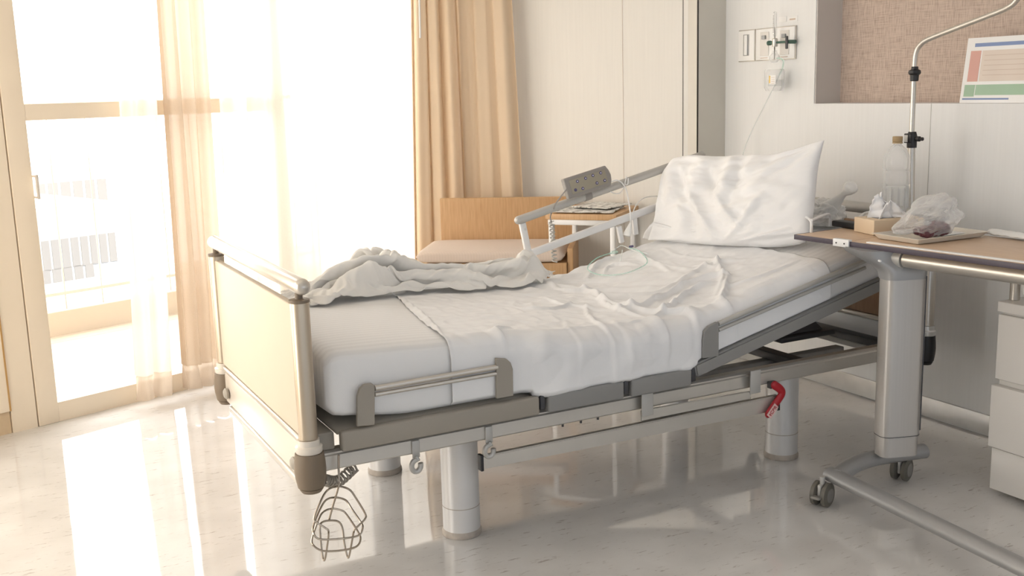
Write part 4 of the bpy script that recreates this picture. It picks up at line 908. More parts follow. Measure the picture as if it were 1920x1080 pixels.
BLANKET_ACROSS = [
[49,50,52,43,49,22,10,20,23,44,49,66,57,56,75,84,70,62,67,72,73,71,78,93,107,116,119,127,129,130,136,145,160,157,164,172,176,173,181,187,192,221,224,224,222,222,203,210,219,222,231,240,237],
[28,37,49,54,31,20,6,26,34,54,70,73,65,84,70,83,95,89,92,91,91,96,104,99,102,115,130,139,143,148,151,153,161,162,165,167,172,183,184,188,202,194,201,204,205,213,212,221,228,239,259,230,230],
[38,42,62,26,-1,7,14,18,60,77,76,86,98,81,90,102,111,109,112,111,116,110,122,126,129,134,141,147,148,150,158,158,161,169,166,166,180,179,180,176,191,188,189,192,213,214,224,231,236,247,232,233,225],
[48,46,18,-22,6,11,25,51,86,97,102,103,90,96,119,105,117,120,125,123,125,133,137,138,142,146,147,152,156,156,159,156,160,168,163,172,178,181,166,184,187,188,199,205,214,224,226,235,249,233,224,229,225],
[34,26,-10,8,24,18,50,67,94,98,101,90,112,125,114,120,127,130,128,117,138,139,131,148,140,146,147,154,158,160,157,162,163,160,165,180,189,166,171,177,185,194,212,208,215,225,234,240,246,216,219,236,235],
[34,10,12,19,33,39,63,83,89,100,88,107,114,115,120,125,134,140,122,134,141,134,145,144,147,143,147,146,153,155,153,157,161,162,180,186,171,175,183,187,193,188,208,206,225,238,236,251,224,214,233,243,246],
[21,15,22,16,34,57,72,85,100,95,98,104,110,127,129,130,139,142,131,133,124,140,143,156,153,144,143,145,148,149,160,164,159,173,190,176,168,161,166,168,177,199,195,215,231,240,243,239,228,207,225,233,245],
[8,18,30,24,43,61,74,96,88,93,110,115,110,125,128,134,140,137,134,128,118,135,147,150,147,152,146,152,153,156,158,161,165,179,185,166,151,158,162,167,174,197,204,213,219,225,244,241,213,212,230,234,250],
[21,6,10,19,39,77,88,82,80,74,103,101,106,118,123,130,139,144,138,127,119,122,138,148,152,143,151,144,143,148,155,167,170,178,175,152,154,159,160,166,172,185,203,216,221,229,239,237,206,204,221,234,254],
[2,10,14,33,52,63,80,78,73,59,88,90,110,104,117,117,125,136,140,135,128,123,130,142,150,140,148,144,147,153,154,161,171,175,160,142,144,149,156,170,170,192,199,220,224,231,219,243,201,203,217,230,252],
[1,-1,11,32,44,68,67,72,75,59,71,84,109,101,110,117,123,130,141,134,129,118,118,135,141,137,136,140,143,141,154,155,160,170,151,143,147,151,156,166,169,170,190,211,216,226,214,249,203,202,217,230,255],
[-2,8,14,41,38,66,58,69,74,58,54,86,94,108,105,106,112,118,129,143,138,132,122,124,129,134,126,125,131,134,148,144,152,156,153,142,154,158,166,167,185,166,191,210,210,219,211,247,207,196,218,231,256],
[-6,6,20,25,43,60,63,75,75,63,46,67,77,106,97,100,102,106,113,124,140,136,125,120,117,112,117,116,112,119,132,134,150,155,152,154,166,172,176,177,196,172,204,189,194,202,213,242,219,191,215,229,256],
[-4,10,31,17,39,51,62,67,78,71,57,43,69,84,109,95,96,102,109,117,127,144,130,118,107,91,101,98,102,104,115,125,141,169,149,163,171,180,189,191,198,171,202,186,182,189,207,234,237,196,213,225,253],
[-3,10,28,20,29,34,48,59,65,73,65,54,45,72,91,113,96,92,104,113,116,134,145,135,116,84,85,90,80,87,104,124,157,165,155,161,166,177,186,197,193,182,209,192,171,171,192,220,228,217,211,224,245],
[1,-1,14,36,13,34,35,43,47,50,58,62,50,53,70,97,123,98,98,106,110,122,133,145,119,84,70,79,85,84,99,123,156,166,160,164,178,181,191,201,188,188,214,194,173,168,175,208,217,234,205,223,238],
[14,10,10,25,29,26,20,35,37,43,42,49,55,57,57,63,88,122,98,100,105,111,129,148,123,84,57,73,82,94,109,125,142,176,167,175,178,184,195,196,182,184,219,194,183,174,173,196,209,247,223,220,231],
[1,8,10,15,35,27,34,18,34,33,40,42,51,36,60,65,74,91,119,102,95,103,120,142,123,78,53,74,86,99,105,132,155,178,187,184,193,192,200,198,176,188,221,207,194,184,178,195,206,242,240,214,222],
[3,2,13,4,18,38,30,38,30,22,36,31,39,42,53,53,65,72,96,121,101,105,118,137,123,77,61,79,88,89,105,141,163,179,185,182,190,200,200,204,170,194,224,205,199,189,195,200,207,233,249,234,221],
[0,5,9,16,5,18,42,34,35,41,26,19,24,28,35,50,70,88,93,121,112,118,127,150,116,68,65,73,85,90,116,141,158,189,192,199,204,203,208,194,174,205,223,203,190,186,196,188,200,227,231,245,240],
[1,2,7,14,18,13,28,44,36,46,44,25,14,13,21,37,52,88,89,117,125,133,134,137,103,55,61,70,81,102,127,165,187,197,210,214,216,201,200,175,182,204,207,191,179,185,190,197,202,227,223,255,243],
[-5,2,3,7,16,10,24,22,47,52,58,39,33,33,40,33,56,82,94,130,147,152,144,118,82,46,69,77,86,113,160,179,193,209,217,219,208,211,182,173,181,200,191,180,170,171,176,194,208,233,222,253,241],
[6,-4,2,7,11,13,27,22,40,48,53,36,39,42,38,49,56,81,112,137,149,162,129,100,60,65,83,83,109,149,165,184,200,209,216,195,200,181,161,169,184,188,174,170,167,177,187,197,215,235,233,252,237],
[3,12,6,7,9,18,22,35,42,59,47,38,39,46,50,56,69,105,128,147,156,144,114,67,65,82,84,117,143,150,177,196,201,209,180,191,167,151,163,172,188,176,170,174,177,188,193,216,235,217,236,241,235],
[3,9,15,11,4,23,29,51,57,42,28,31,40,48,49,58,94,122,142,149,157,116,75,74,85,88,115,138,149,172,189,198,200,169,182,154,152,167,179,178,187,180,188,194,198,204,217,225,219,230,242,249,239],
[2,9,16,17,9,20,33,55,50,28,30,30,39,45,54,83,116,133,139,156,134,88,64,85,91,106,127,148,169,187,189,198,168,179,150,163,176,181,188,190,189,198,202,209,222,213,211,226,219,231,239,249,252],
[5,13,19,16,18,27,47,53,31,19,32,37,42,64,71,105,131,140,138,147,104,63,83,77,95,116,145,161,173,180,196,163,190,163,175,186,190,195,201,202,210,208,220,224,211,211,221,224,236,237,247,240,251],
[0,3,11,10,12,23,51,35,23,30,32,46,59,53,85,120,131,143,153,121,73,77,83,95,103,141,156,164,168,185,165,189,177,178,190,196,201,206,193,198,206,216,217,205,211,217,226,229,227,240,243,249,245],
[-2,-2,5,7,16,26,39,37,34,34,41,52,71,74,103,120,132,137,131,92,73,84,96,100,131,161,159,168,168,178,179,196,180,195,202,208,212,196,196,207,208,206,208,222,218,215,228,233,237,243,236,247,253],
[-2,-3,4,19,21,36,40,36,53,43,49,76,53,89,110,120,123,137,110,90,84,90,109,125,162,144,162,157,179,163,195,191,202,211,213,210,198,185,194,201,210,206,217,213,213,225,222,231,231,239,242,241,252],
[-6,-1,7,7,26,50,25,49,49,47,65,63,71,92,113,121,131,109,100,91,95,107,124,158,141,147,148,160,146,175,191,201,214,212,208,196,181,181,194,199,205,206,209,216,227,222,222,225,229,238,237,242,249],
[-2,-1,12,19,41,33,39,55,55,61,78,48,79,102,108,120,108,91,80,99,105,116,149,147,140,144,145,142,163,171,193,202,206,210,200,185,182,185,193,202,206,216,208,216,221,223,222,225,231,241,240,245,248],
[-3,9,16,28,35,23,42,47,56,75,49,73,92,91,99,106,79,79,98,106,111,131,157,128,132,137,139,164,159,176,190,199,200,194,186,179,181,195,196,206,200,208,210,206,218,216,223,225,233,237,238,245,251],
[-3,9,16,34,15,28,43,49,63,48,61,76,82,86,90,74,96,100,103,109,132,150,134,125,130,137,160,169,161,176,180,187,196,191,176,182,187,191,196,197,201,207,204,217,214,225,226,221,228,233,244,243,252],
[4,10,28,19,14,28,38,48,50,53,55,74,80,87,74,79,98,93,101,120,131,144,127,136,136,155,172,154,168,165,176,177,190,185,186,183,194,190,203,201,210,206,213,219,221,229,221,218,227,230,239,244,245],
[27,24,18,12,27,27,30,49,39,48,56,58,65,89,89,109,109,101,100,121,151,131,132,144,154,172,165,162,165,177,177,181,196,180,177,195,197,195,197,199,205,208,215,217,224,222,217,218,228,237,239,242,224],
[25,28,6,22,26,31,34,36,46,59,69,83,85,76,101,100,95,118,125,135,137,144,153,160,158,180,152,162,169,178,182,193,198,189,182,189,194,206,202,212,210,217,213,218,221,217,227,229,232,242,236,218,221],
[27,15,11,10,17,28,34,42,55,67,81,106,72,83,91,100,109,109,142,141,141,154,158,166,175,171,149,168,176,182,192,203,208,189,180,182,197,190,199,204,202,209,211,212,219,212,218,228,244,244,239,227,222],
[24,17,4,4,11,30,49,63,78,85,98,90,65,84,98,104,111,131,135,149,149,144,163,160,181,160,164,174,181,191,196,210,207,192,179,184,194,188,201,198,202,207,206,213,210,218,219,241,257,239,221,225,228],
[25,8,10,2,19,20,56,76,87,93,105,68,88,98,102,110,114,135,146,157,156,158,160,181,172,154,175,182,192,197,201,215,206,190,182,189,189,188,202,198,203,209,213,213,212,217,225,247,241,235,226,235,246],
[5,-3,8,19,20,44,68,79,92,103,84,69,87,92,111,103,133,141,148,158,156,164,169,165,167,168,181,187,191,199,208,215,206,196,178,183,192,194,198,197,203,206,206,213,212,214,226,250,228,226,231,238,252],
[-2,2,9,27,41,65,87,95,104,75,56,81,83,99,96,127,139,147,155,158,158,171,167,169,176,186,186,195,202,205,212,210,206,196,179,181,192,193,197,201,204,206,209,205,220,219,233,226,235,241,240,252,242],
[-5,0,16,31,55,79,88,96,77,49,70,84,88,106,118,135,142,152,146,149,171,172,163,173,186,187,190,189,200,202,207,214,205,190,172,174,181,182,190,191,195,199,201,203,212,221,226,219,231,230,246,237,231],
[-4,10,19,38,63,66,76,95,53,62,68,76,87,121,125,142,136,145,156,170,167,161,164,176,167,173,170,175,182,189,198,205,197,187,169,161,179,169,183,182,189,189,192,203,222,218,214,228,225,236,256,229,246],
[-3,3,31,52,57,74,92,74,52,74,84,100,95,124,130,150,149,161,159,153,140,161,157,155,157,155,156,162,166,170,179,185,188,175,157,159,167,173,173,179,178,183,188,209,222,205,211,217,229,245,225,240,252],
[-6,15,28,63,73,75,90,51,74,87,100,92,115,123,140,148,145,157,137,133,145,147,143,143,140,142,142,149,149,150,160,164,164,165,158,151,157,172,165,171,175,177,191,215,212,215,218,222,238,221,234,245,241],
[6,19,47,73,66,78,76,60,87,95,105,92,120,134,142,146,149,135,120,131,136,138,128,129,131,128,131,136,137,137,150,151,148,149,142,151,160,173,169,174,184,176,195,211,220,224,227,232,220,225,246,247,250],
[1,29,38,58,58,67,57,79,98,84,82,92,109,124,132,134,130,112,113,122,120,129,132,123,123,120,120,124,126,129,135,146,136,136,141,150,159,161,161,175,173,187,198,216,219,223,214,224,203,224,224,228,236],
[16,31,34,38,50,52,53,81,78,73,72,84,105,114,119,116,109,105,110,116,125,112,119,114,114,105,107,119,114,128,127,136,125,136,140,149,154,154,155,171,192,186,204,205,204,205,208,206,209,226,226,240,258],
[-4,17,28,30,35,28,50,55,52,65,73,78,92,103,108,105,87,96,113,102,108,105,99,103,97,101,96,111,114,109,127,127,136,145,144,148,147,147,160,180,197,196,204,199,199,189,200,217,233,238,237,246,247],
[8,17,31,20,34,44,47,62,55,58,59,92,72,73,74,85,87,81,88,89,90,84,83,77,78,75,82,94,109,122,123,128,139,146,144,140,155,169,181,190,182,197,196,184,188,213,221,210,220,231,222,220,241]]
BLANKET_HEIGHT = [
[5,6,0,3,2,6,2,4,3,1,0,8,6,10,4,4,11,9,7,5,8,4,5,10,1,3,1,4,13,13,7,7,4,4,6,5,4,10,4,6,8,7,9,4,8,9,8,5,10,12,4,12,4],
[9,5,7,2,16,5,0,4,0,0,1,4,11,14,9,6,8,11,8,6,9,5,3,4,5,11,7,6,5,0,4,6,10,5,6,12,7,1,14,13,0,13,10,4,4,5,8,9,9,12,8,0,4],
[11,7,13,4,11,7,0,2,8,8,15,18,9,7,12,7,9,4,9,4,7,9,3,5,10,5,9,13,6,2,3,7,13,13,9,11,17,4,13,7,10,11,10,8,14,8,17,14,10,12,0,7,6],
[10,19,8,14,4,10,11,13,14,18,22,10,6,16,11,11,6,5,11,16,6,16,4,16,14,8,4,13,13,7,10,5,8,12,20,22,11,11,7,6,10,20,14,12,5,17,21,20,17,5,16,4,10],
[17,16,20,3,9,14,2,25,16,25,17,6,13,21,9,8,7,8,9,23,15,9,17,16,11,15,13,18,17,12,10,11,7,17,20,26,21,20,12,6,13,10,23,10,29,16,18,23,14,8,8,9,13],
[9,29,4,15,9,18,21,19,16,20,16,16,18,16,13,6,8,15,13,15,17,13,18,21,15,6,15,7,4,10,16,6,12,25,35,20,18,11,5,10,13,25,26,34,31,27,21,15,21,14,6,13,16],
[27,4,16,16,24,19,26,10,15,24,11,33,12,11,16,8,7,17,24,30,25,27,30,27,19,18,16,10,14,9,11,14,26,35,40,26,20,9,9,15,13,19,42,32,25,27,21,13,24,8,6,6,8],
[15,19,15,30,13,39,30,28,19,9,9,39,12,8,12,7,13,16,21,35,35,33,34,34,30,27,24,21,20,24,17,27,33,35,29,18,14,15,13,13,15,24,48,27,30,33,33,28,22,13,9,12,12],
[15,18,27,22,41,30,45,28,20,10,10,42,21,7,17,14,19,9,21,38,28,46,39,41,37,34,31,28,23,32,30,37,36,37,23,28,15,10,17,8,20,32,50,35,39,46,31,20,25,7,7,6,14],
[19,17,29,17,22,55,39,28,24,17,9,39,29,19,10,8,15,9,18,40,22,40,51,53,46,43,41,38,32,31,44,50,43,39,31,17,17,14,19,18,25,36,42,55,42,46,36,13,25,13,11,7,6],
[28,22,10,30,43,58,35,25,15,23,12,31,40,26,12,8,12,15,13,30,30,27,48,52,58,50,43,48,45,37,46,61,51,35,37,17,8,12,13,9,23,38,64,53,52,55,37,17,23,10,9,11,16],
[20,21,18,28,58,56,34,29,21,17,10,18,46,27,24,12,9,16,7,19,36,23,33,52,59,62,55,47,49,41,47,66,59,39,36,14,16,8,11,24,32,44,57,68,65,65,40,31,15,8,6,10,19],
[7,19,24,31,52,58,45,40,33,22,26,8,32,36,31,18,6,12,9,7,17,37,17,39,56,67,62,52,46,45,47,65,58,37,34,9,16,16,9,24,31,36,55,74,76,75,55,44,18,11,6,6,17],
[7,14,17,28,47,67,54,41,40,30,36,14,18,40,28,29,14,9,15,8,8,22,35,26,43,63,67,56,59,49,47,65,56,40,27,9,14,10,16,22,28,51,44,67,75,75,69,58,30,23,13,11,7],
[9,19,8,20,39,66,58,44,50,45,39,28,8,20,40,30,27,10,13,7,18,9,28,29,44,54,76,62,56,55,53,56,57,48,24,10,20,22,18,28,37,62,53,70,68,77,73,70,45,26,8,8,7],
[7,20,7,22,31,48,68,48,37,45,47,40,29,7,26,39,26,25,9,9,16,18,25,48,42,53,75,57,66,61,56,62,60,45,28,7,13,8,16,27,41,55,44,64,57,65,77,83,46,15,15,10,6],
[5,15,23,13,22,26,46,60,43,30,41,40,54,31,11,35,30,33,23,19,16,10,11,38,40,50,73,65,70,76,58,64,59,36,21,16,18,12,14,19,46,42,39,55,53,59,67,77,60,30,22,13,7],
[13,13,23,23,7,13,25,46,60,45,31,33,34,45,34,20,40,19,38,20,9,7,8,30,42,39,73,62,52,57,67,79,49,42,20,19,14,25,7,26,40,43,36,59,57,55,59,68,69,50,9,19,16],
[20,12,14,24,19,8,13,28,44,49,58,50,50,50,46,41,44,21,29,21,15,7,7,27,37,51,78,59,69,60,83,74,47,15,21,7,7,19,20,37,43,47,42,60,44,47,53,74,82,61,25,19,11],
[24,18,24,13,30,17,7,11,31,31,47,54,55,53,55,46,33,27,11,26,14,9,18,25,41,47,77,57,60,66,83,49,18,27,10,11,7,20,21,29,48,45,48,50,50,57,54,65,82,64,24,7,14],
[22,16,14,16,19,34,19,7,11,24,29,31,37,44,40,41,36,25,16,19,7,6,16,26,55,53,60,72,75,84,58,35,11,12,5,7,18,18,27,31,51,36,49,58,54,55,63,71,77,60,23,16,16],
[16,13,7,11,8,23,27,13,6,20,29,21,25,32,32,40,37,35,12,12,9,9,27,33,56,63,74,68,83,56,39,7,10,9,7,16,11,31,25,46,45,40,53,62,57,63,65,66,67,49,17,19,13],
[19,13,8,14,12,15,29,10,6,16,28,17,23,24,32,40,37,30,18,6,10,14,14,45,46,68,64,74,56,34,11,12,8,8,17,13,27,33,45,51,45,50,55,63,69,68,68,55,48,30,12,17,8],
[20,23,17,11,8,14,19,7,6,18,23,25,29,32,42,45,16,20,9,9,7,14,35,40,68,71,60,54,28,21,15,11,8,21,19,36,41,49,53,55,50,55,63,69,65,58,51,47,36,16,20,12,8],
[17,24,22,18,9,14,10,9,13,23,24,35,36,39,48,23,9,5,7,9,19,19,29,56,63,56,53,26,24,15,10,7,23,29,51,42,58,57,61,51,53,53,57,56,50,48,37,35,21,7,23,14,6],
[15,20,24,15,6,14,14,6,23,21,26,36,30,45,34,16,14,14,6,11,15,24,51,58,54,50,28,26,16,12,7,20,35,47,42,57,56,51,51,45,40,38,40,45,40,34,27,13,7,19,16,13,6],
[20,19,21,13,6,8,17,18,18,29,27,31,40,40,22,6,9,14,9,30,22,37,57,48,49,28,33,20,9,13,15,24,42,32,53,47,44,44,41,32,29,39,38,29,25,18,16,7,13,24,19,11,8],
[18,13,19,16,5,19,9,25,24,38,31,32,48,22,8,12,16,16,18,21,26,55,45,45,26,49,28,7,11,6,17,25,30,50,42,39,36,34,28,25,23,28,18,17,7,13,12,12,22,19,15,13,6],
[15,10,11,9,17,13,21,25,27,39,35,42,31,9,6,18,19,7,33,17,41,47,50,32,50,36,7,16,7,25,28,34,45,37,32,35,26,22,8,18,22,10,6,10,15,23,19,16,25,17,8,11,7],
[14,8,13,10,27,7,28,32,34,37,41,41,16,16,16,15,12,24,16,43,50,48,45,44,42,14,7,18,14,35,16,22,33,34,29,23,13,17,11,9,11,5,10,18,22,18,16,16,12,20,10,12,7],
[11,6,14,16,12,19,29,29,36,41,37,31,10,7,9,15,15,28,33,41,43,54,34,51,29,17,17,6,22,20,43,31,35,31,26,18,20,7,7,9,6,11,21,19,28,18,15,10,15,18,8,7,14],
[17,11,15,19,10,18,35,33,37,45,29,13,13,8,13,10,34,25,48,50,52,34,52,30,20,18,6,24,25,34,35,34,32,25,28,30,20,7,8,17,15,7,17,18,28,20,17,11,16,19,10,7,16],
[8,15,6,6,28,29,40,40,43,33,36,7,6,15,9,35,17,39,48,45,36,48,34,24,16,8,24,9,25,47,32,41,32,28,29,15,12,10,16,21,14,12,20,27,22,16,11,21,23,20,13,13,12],
[13,7,8,23,19,33,35,38,38,32,8,22,11,6,28,15,41,43,50,38,31,42,19,10,13,17,19,22,43,40,36,42,37,27,24,10,8,17,27,16,8,15,25,22,12,11,20,26,26,20,23,9,7],
[5,7,15,16,31,28,31,42,20,8,13,18,8,23,21,47,43,44,35,13,46,23,19,16,7,23,13,34,49,37,32,41,40,26,21,7,11,25,25,13,6,14,24,17,13,15,20,29,24,19,17,7,24],
[7,15,20,25,27,39,35,16,11,17,24,20,20,25,38,53,49,35,15,28,37,18,14,9,23,8,34,42,42,42,32,39,33,26,9,7,17,27,23,14,14,22,17,10,14,13,20,25,13,13,8,26,24],
[9,22,18,22,25,29,25,22,23,20,8,16,28,35,52,43,33,30,9,40,23,15,14,15,9,26,33,44,41,46,38,35,32,29,10,10,11,13,16,16,26,21,10,7,15,20,16,17,15,15,25,29,36],
[22,7,11,26,33,26,24,27,18,14,17,15,24,49,44,40,33,18,24,23,18,27,22,20,15,41,45,49,45,38,39,44,30,32,16,14,25,12,6,14,22,15,13,8,13,23,16,18,6,27,20,35,37],
[10,5,9,23,24,21,14,27,10,14,8,33,42,39,42,41,28,13,28,9,22,31,29,8,27,42,52,41,46,44,42,42,37,29,25,22,25,12,10,21,13,16,24,16,7,19,16,5,18,16,20,25,26],
[10,17,17,23,34,13,25,8,12,9,30,19,49,42,44,36,9,31,20,11,21,25,18,18,38,49,50,46,43,47,38,38,31,30,25,16,20,10,7,19,12,11,19,19,6,16,16,7,20,21,29,30,28],
[10,18,13,23,28,22,9,12,9,24,21,47,46,46,43,21,32,9,14,20,26,25,9,30,39,52,44,42,43,47,42,33,33,34,30,11,25,18,9,21,17,11,19,21,7,22,9,13,13,29,26,28,19],
[17,14,16,14,27,13,14,8,23,35,39,41,48,51,35,22,8,12,10,26,29,8,26,32,48,52,40,42,34,41,42,33,31,34,29,13,22,9,12,20,15,22,24,11,12,24,8,18,28,22,32,20,6],
[11,12,14,12,23,8,17,16,43,32,48,49,53,43,31,8,29,18,14,12,8,30,37,50,42,43,44,36,37,31,38,32,27,32,34,25,26,8,18,26,16,21,18,7,9,11,28,34,36,29,31,7,24],
[7,11,21,12,8,12,18,34,21,49,50,56,38,38,28,12,25,27,16,17,34,49,60,51,42,49,41,43,39,39,44,35,24,33,39,24,27,11,23,9,9,16,10,20,9,17,39,40,31,40,23,18,11],
[9,26,13,18,22,19,12,25,54,59,55,54,35,42,17,8,13,15,16,37,56,65,55,48,37,45,43,40,44,52,54,43,38,32,33,32,18,9,27,16,25,19,22,9,18,36,39,46,41,43,32,9,19],
[20,17,14,12,23,9,29,38,46,59,60,43,32,26,10,19,9,17,34,61,73,60,45,34,42,41,32,30,40,53,61,48,45,31,33,16,13,16,24,18,29,21,21,16,38,52,60,50,48,28,10,37,18],
[11,41,22,21,17,31,41,64,42,53,39,15,30,21,10,15,18,32,54,70,58,43,35,33,26,31,22,24,38,49,51,42,35,31,23,9,12,14,21,29,30,8,16,40,51,53,54,50,30,17,28,19,18],
[21,21,19,22,26,18,44,61,43,36,29,24,26,8,9,16,31,39,60,56,38,35,30,27,17,21,16,17,27,39,36,27,23,22,8,17,12,14,19,27,26,22,43,36,28,34,45,28,9,27,21,19,9],
[20,9,10,20,22,23,41,44,28,24,21,18,9,8,12,14,28,36,42,36,31,26,23,21,16,9,12,17,17,19,25,18,15,6,13,11,16,17,27,28,23,21,32,26,29,30,23,17,5,16,10,9,11],
[10,7,17,11,12,20,28,24,17,12,6,5,16,5,7,16,20,22,26,18,23,21,15,14,15,13,7,9,13,15,18,12,7,7,12,13,11,19,11,5,17,17,15,17,10,13,15,9,6,5,6,4,10],
[4,12,7,8,7,15,21,14,9,4,10,13,10,9,6,9,14,23,19,14,9,13,15,11,7,6,7,9,9,8,10,14,13,11,12,14,15,9,3,12,12,17,13,14,7,12,9,2,2,0,7,8,4]]
NBX, NBY = 50, 52
bm = BM(); BVS = []
for i in range(NBX + 1):
    row = []
    for j in range(NBY + 1):
        u = min(1, max(0, (BLANKET_ALONG[i][j] + i * 20) / 1000)); x = bx0 + (bx1 - bx0) * u; w = BLANKET_ACROSS[i][j] / 250
        yn = bl_near(x); yf = MY1 - .02; y = yn + (yf - yn) * w
        row.append(bm.verts.new((x, y, mat_top(x) + lift_b(x, y) + .004 + BLANKET_HEIGHT[i][j] / 500 * (.1 + .9 * sstep(-.05, .10, w)))))
    BVS.append(row)
for i in range(NBX):
    for j in range(NBY): bm.faces.new((BVS[i][j], BVS[i + 1][j], BVS[i + 1][j + 1], BVS[i][j + 1]))
bl = obj('blanket', bm, M['blanket'], sharp=180)
solid(bl, .005, 0)
ss = bl.modifiers.new('subdivision', 'SUBSURF'); ss.levels = 2; ss.render_levels = 2
tag(bl, 'crumpled off-white fleece blanket bunched along the far side of the bed', 'blanket')

# ------------------------------------------------------------------ pillow
B0, B1 = mpt(1215, 452), mpt(1502, 466)
e1 = (B1 - B0); pn_ = V((e1.y, -e1.x, 0)).normalized()
if pn_.dot(B0) > 0: pn_ = -pn_
tilt = math.radians(24); up = (UZ * math.cos(tilt) - pn_ * math.sin(tilt)); e1 = e1.normalized()
PNn = e1.cross(up).normalized()
if PNn.dot(B0) > 0: PNn = -PNn
def pp(px, py): return hit(px, py, B0 + PNn * .05, PNn)
Bo = smooth_path([pp(*p) for p in [(1215, 450), (1270, 452), (1330, 459), (1390, 461), (1450, 463), (1500, 458)]], 6)
To = smooth_path([pp(*p) for p in [(1258, 300), (1290, 291), (1340, 293), (1400, 292), (1455, 290), (1500, 277), (1546, 262)]], 6)
Lo = smooth_path([pp(*p) for p in [(1215, 450), (1228, 410), (1234, 370), (1240, 330), (1258, 300)]], 6)
Ro = smooth_path([pp(*p) for p in [(1500, 458), (1519, 440), (1523, 400), (1528, 350), (1534, 305), (1546, 262)]], 6)
def pl_at(P, t):
    x = t * (len(P) - 1); i = min(int(x), len(P) - 2); return P[i].lerp(P[i + 1], x - i)
def coons(u, v):
    c = pl_at(Bo, u) * (1 - v) + pl_at(To, u) * v + pl_at(Lo, v) * (1 - u) + pl_at(Ro, v) * u
    return c - (Bo[0] * (1 - u) * (1 - v) + Bo[-1] * u * (1 - v) + To[0] * (1 - u) * v + To[-1] * u * v)
def prof(t, p=.42): return max(0, math.sin(PI * t)) ** p
def pil(u, v, side):
    base = coons(u, v)
    th = .078 * prof(u, .45) * prof(v, .5)
    puff = sstep(.25, .7, u)
    th *= (.52 + .48 * puff)
    d = 0
    if side > 0:
        lf = 1 - sstep(.45, .72, u)
        e = prof(u, .4) * prof(v, .4)
        d += lf * e * (.011 * math.sin(u * 36 + v * 5 + 3.5 * nz(u * 4, v * 2.2, 5)) * (.5 + .5 * sstep(.1, .7, v)) + .012 * nz(u * 11, v * 4, 8))
        d += e * lf * .010 * abs(nz(u * 9 + v * 3, v * 7, 3))
        d += e * (.009 * nz(u * 9 - v * 7, v * 8 + u * 5, 2) + .0022 * nz(u * 26 - v * 20, v * 22, 9))
        # creases fanning from the lower seam and from the top right ear
        for (cu0, cv0, a0, ln, am, wd) in ((.52, .06, 1.2, .55, .012, .022), (.60, .05, .6, .35, .010, .02), (.45, .05, 1.9, .35, .012, .022), (.95, .93, 3.9, .35, -.010, .03), (.93, .96, 3.45, .30, -.008, .028), (.56, .95, 4.6, .6, -.012, .028), (.34, .9, 4.9, .5, -.013, .022), (.18, .85, 5.0, .6, .010, .022), (.72, .12, .35, .25, .008, .02), (.42, .55, 5.2, .4, .011, .02)):
            du, dv = u - cu0, v - cv0; al = du * math.cos(a0) + dv * math.sin(a0); ac = -du * math.sin(a0) + dv * math.cos(a0)
            if 0 < al < ln: d += am * math.exp(-(ac / wd) ** 2) * math.sin(PI * al / ln) ** .6
        return base + PNn * (th + d * 1.5)
    return base - PNn * th * .9
bm = BM()
add_grid(bm, lambda u, v: pil(u, v, 1), 120, 90); add_grid(bm, lambda u, v: pil(u, v, -1), 120, 90)
bmesh.ops.remove_doubles(bm, verts=bm.verts[:], dist=1e-4)
po = obj('pillow', bm, M['pillow'], sharp=80); tag(po, 'white pillow in a loose creased case propped against the raised bed head', 'pillow')
# loose end of the case lying in front of it
bm = BM()
fa, fb_ = [mpt(*p) for p in [(1205, 452), (1290, 462), (1370, 466), (1440, 468), (1512, 462)]], None
FA = smooth_path(fa, 6); FB = smooth_path([pp(*p) for p in [(1230, 425), (1290, 438), (1370, 440), (1440, 445), (1500, 445)]], 6)
def flapf(u, v):
    p = pl_at(FA, u); q = pl_at(FB, u) + PNn * .02
    r = p.lerp(q, v); r = r + UZ * (.012 + .010 * nz(u * 12, v * 3, 1) * (1 - abs(2 * v - 1)) + .012 * math.sin(PI * v)) + PNn * .012 * nz(u * 15, v * 2, 4)
    return r
add_grid(bm, flapf, 90, 14); ff = solid(obj('pillowcase_flap', bm, M['pillow'], po, sharp=180), .003, 1)

# crumpled plastic bag behind the pillow
def blob(c, rx, ry, rz, seed, n1=.35, n2=.15, sub=5, squash=None, f1=2.2, f2=6):
    b = bmesh.new(); bmesh.ops.create_icosphere(b, subdivisions=sub, radius=1)
    for v in b.verts:
        d = v.co.normalized(); k = 1 + n1 * nz(d.x * f1 + seed, d.y * f1, d.z * f1) - n2 * abs(nz(d.x * f2, d.y * f2 + seed, d.z * f2)) * 1.6
        z = d.z * rz * k
        if z < 0: z *= .9
        v.co = V(c) + V((d.x * rx * k, d.y * ry * k, z))
        if squash is not None and v.co.z < squash: v.co.z = squash + (v.co.z - squash) * .02
    return b
q = mpt(1560, 392); qc = atx(1548, 382, 2.98)
zb_ = mat_top(2.98) + .006
cbg = V((2.98, qc.y + .02, zb_ + .035))
b = blob(cbg, .08, .10, .065, 3.1, .35, .12, squash=zb_)
tl_ = atx(1601, 346, 2.98); kn_ = cbg.lerp(tl_, .62)
bm2 = BM(); add_tube(bm2, smooth_path([cbg + V((0, -.03, .02)), kn_, kn_.lerp(tl_, .5), tl_], 6), .02, 12, rs=[.045, .04, .034, .028, .022, .018, .014, .012, .012, .013, .015, .018, .021, .024, .026, .027, .026, .02, .01][:19]); merge(b, bm2)
bo_ = obj('plastic_bag', b, M['bag2'], sharp=180); tag(bo_, 'crumpled white plastic bag half hidden behind the pillow', 'bag')

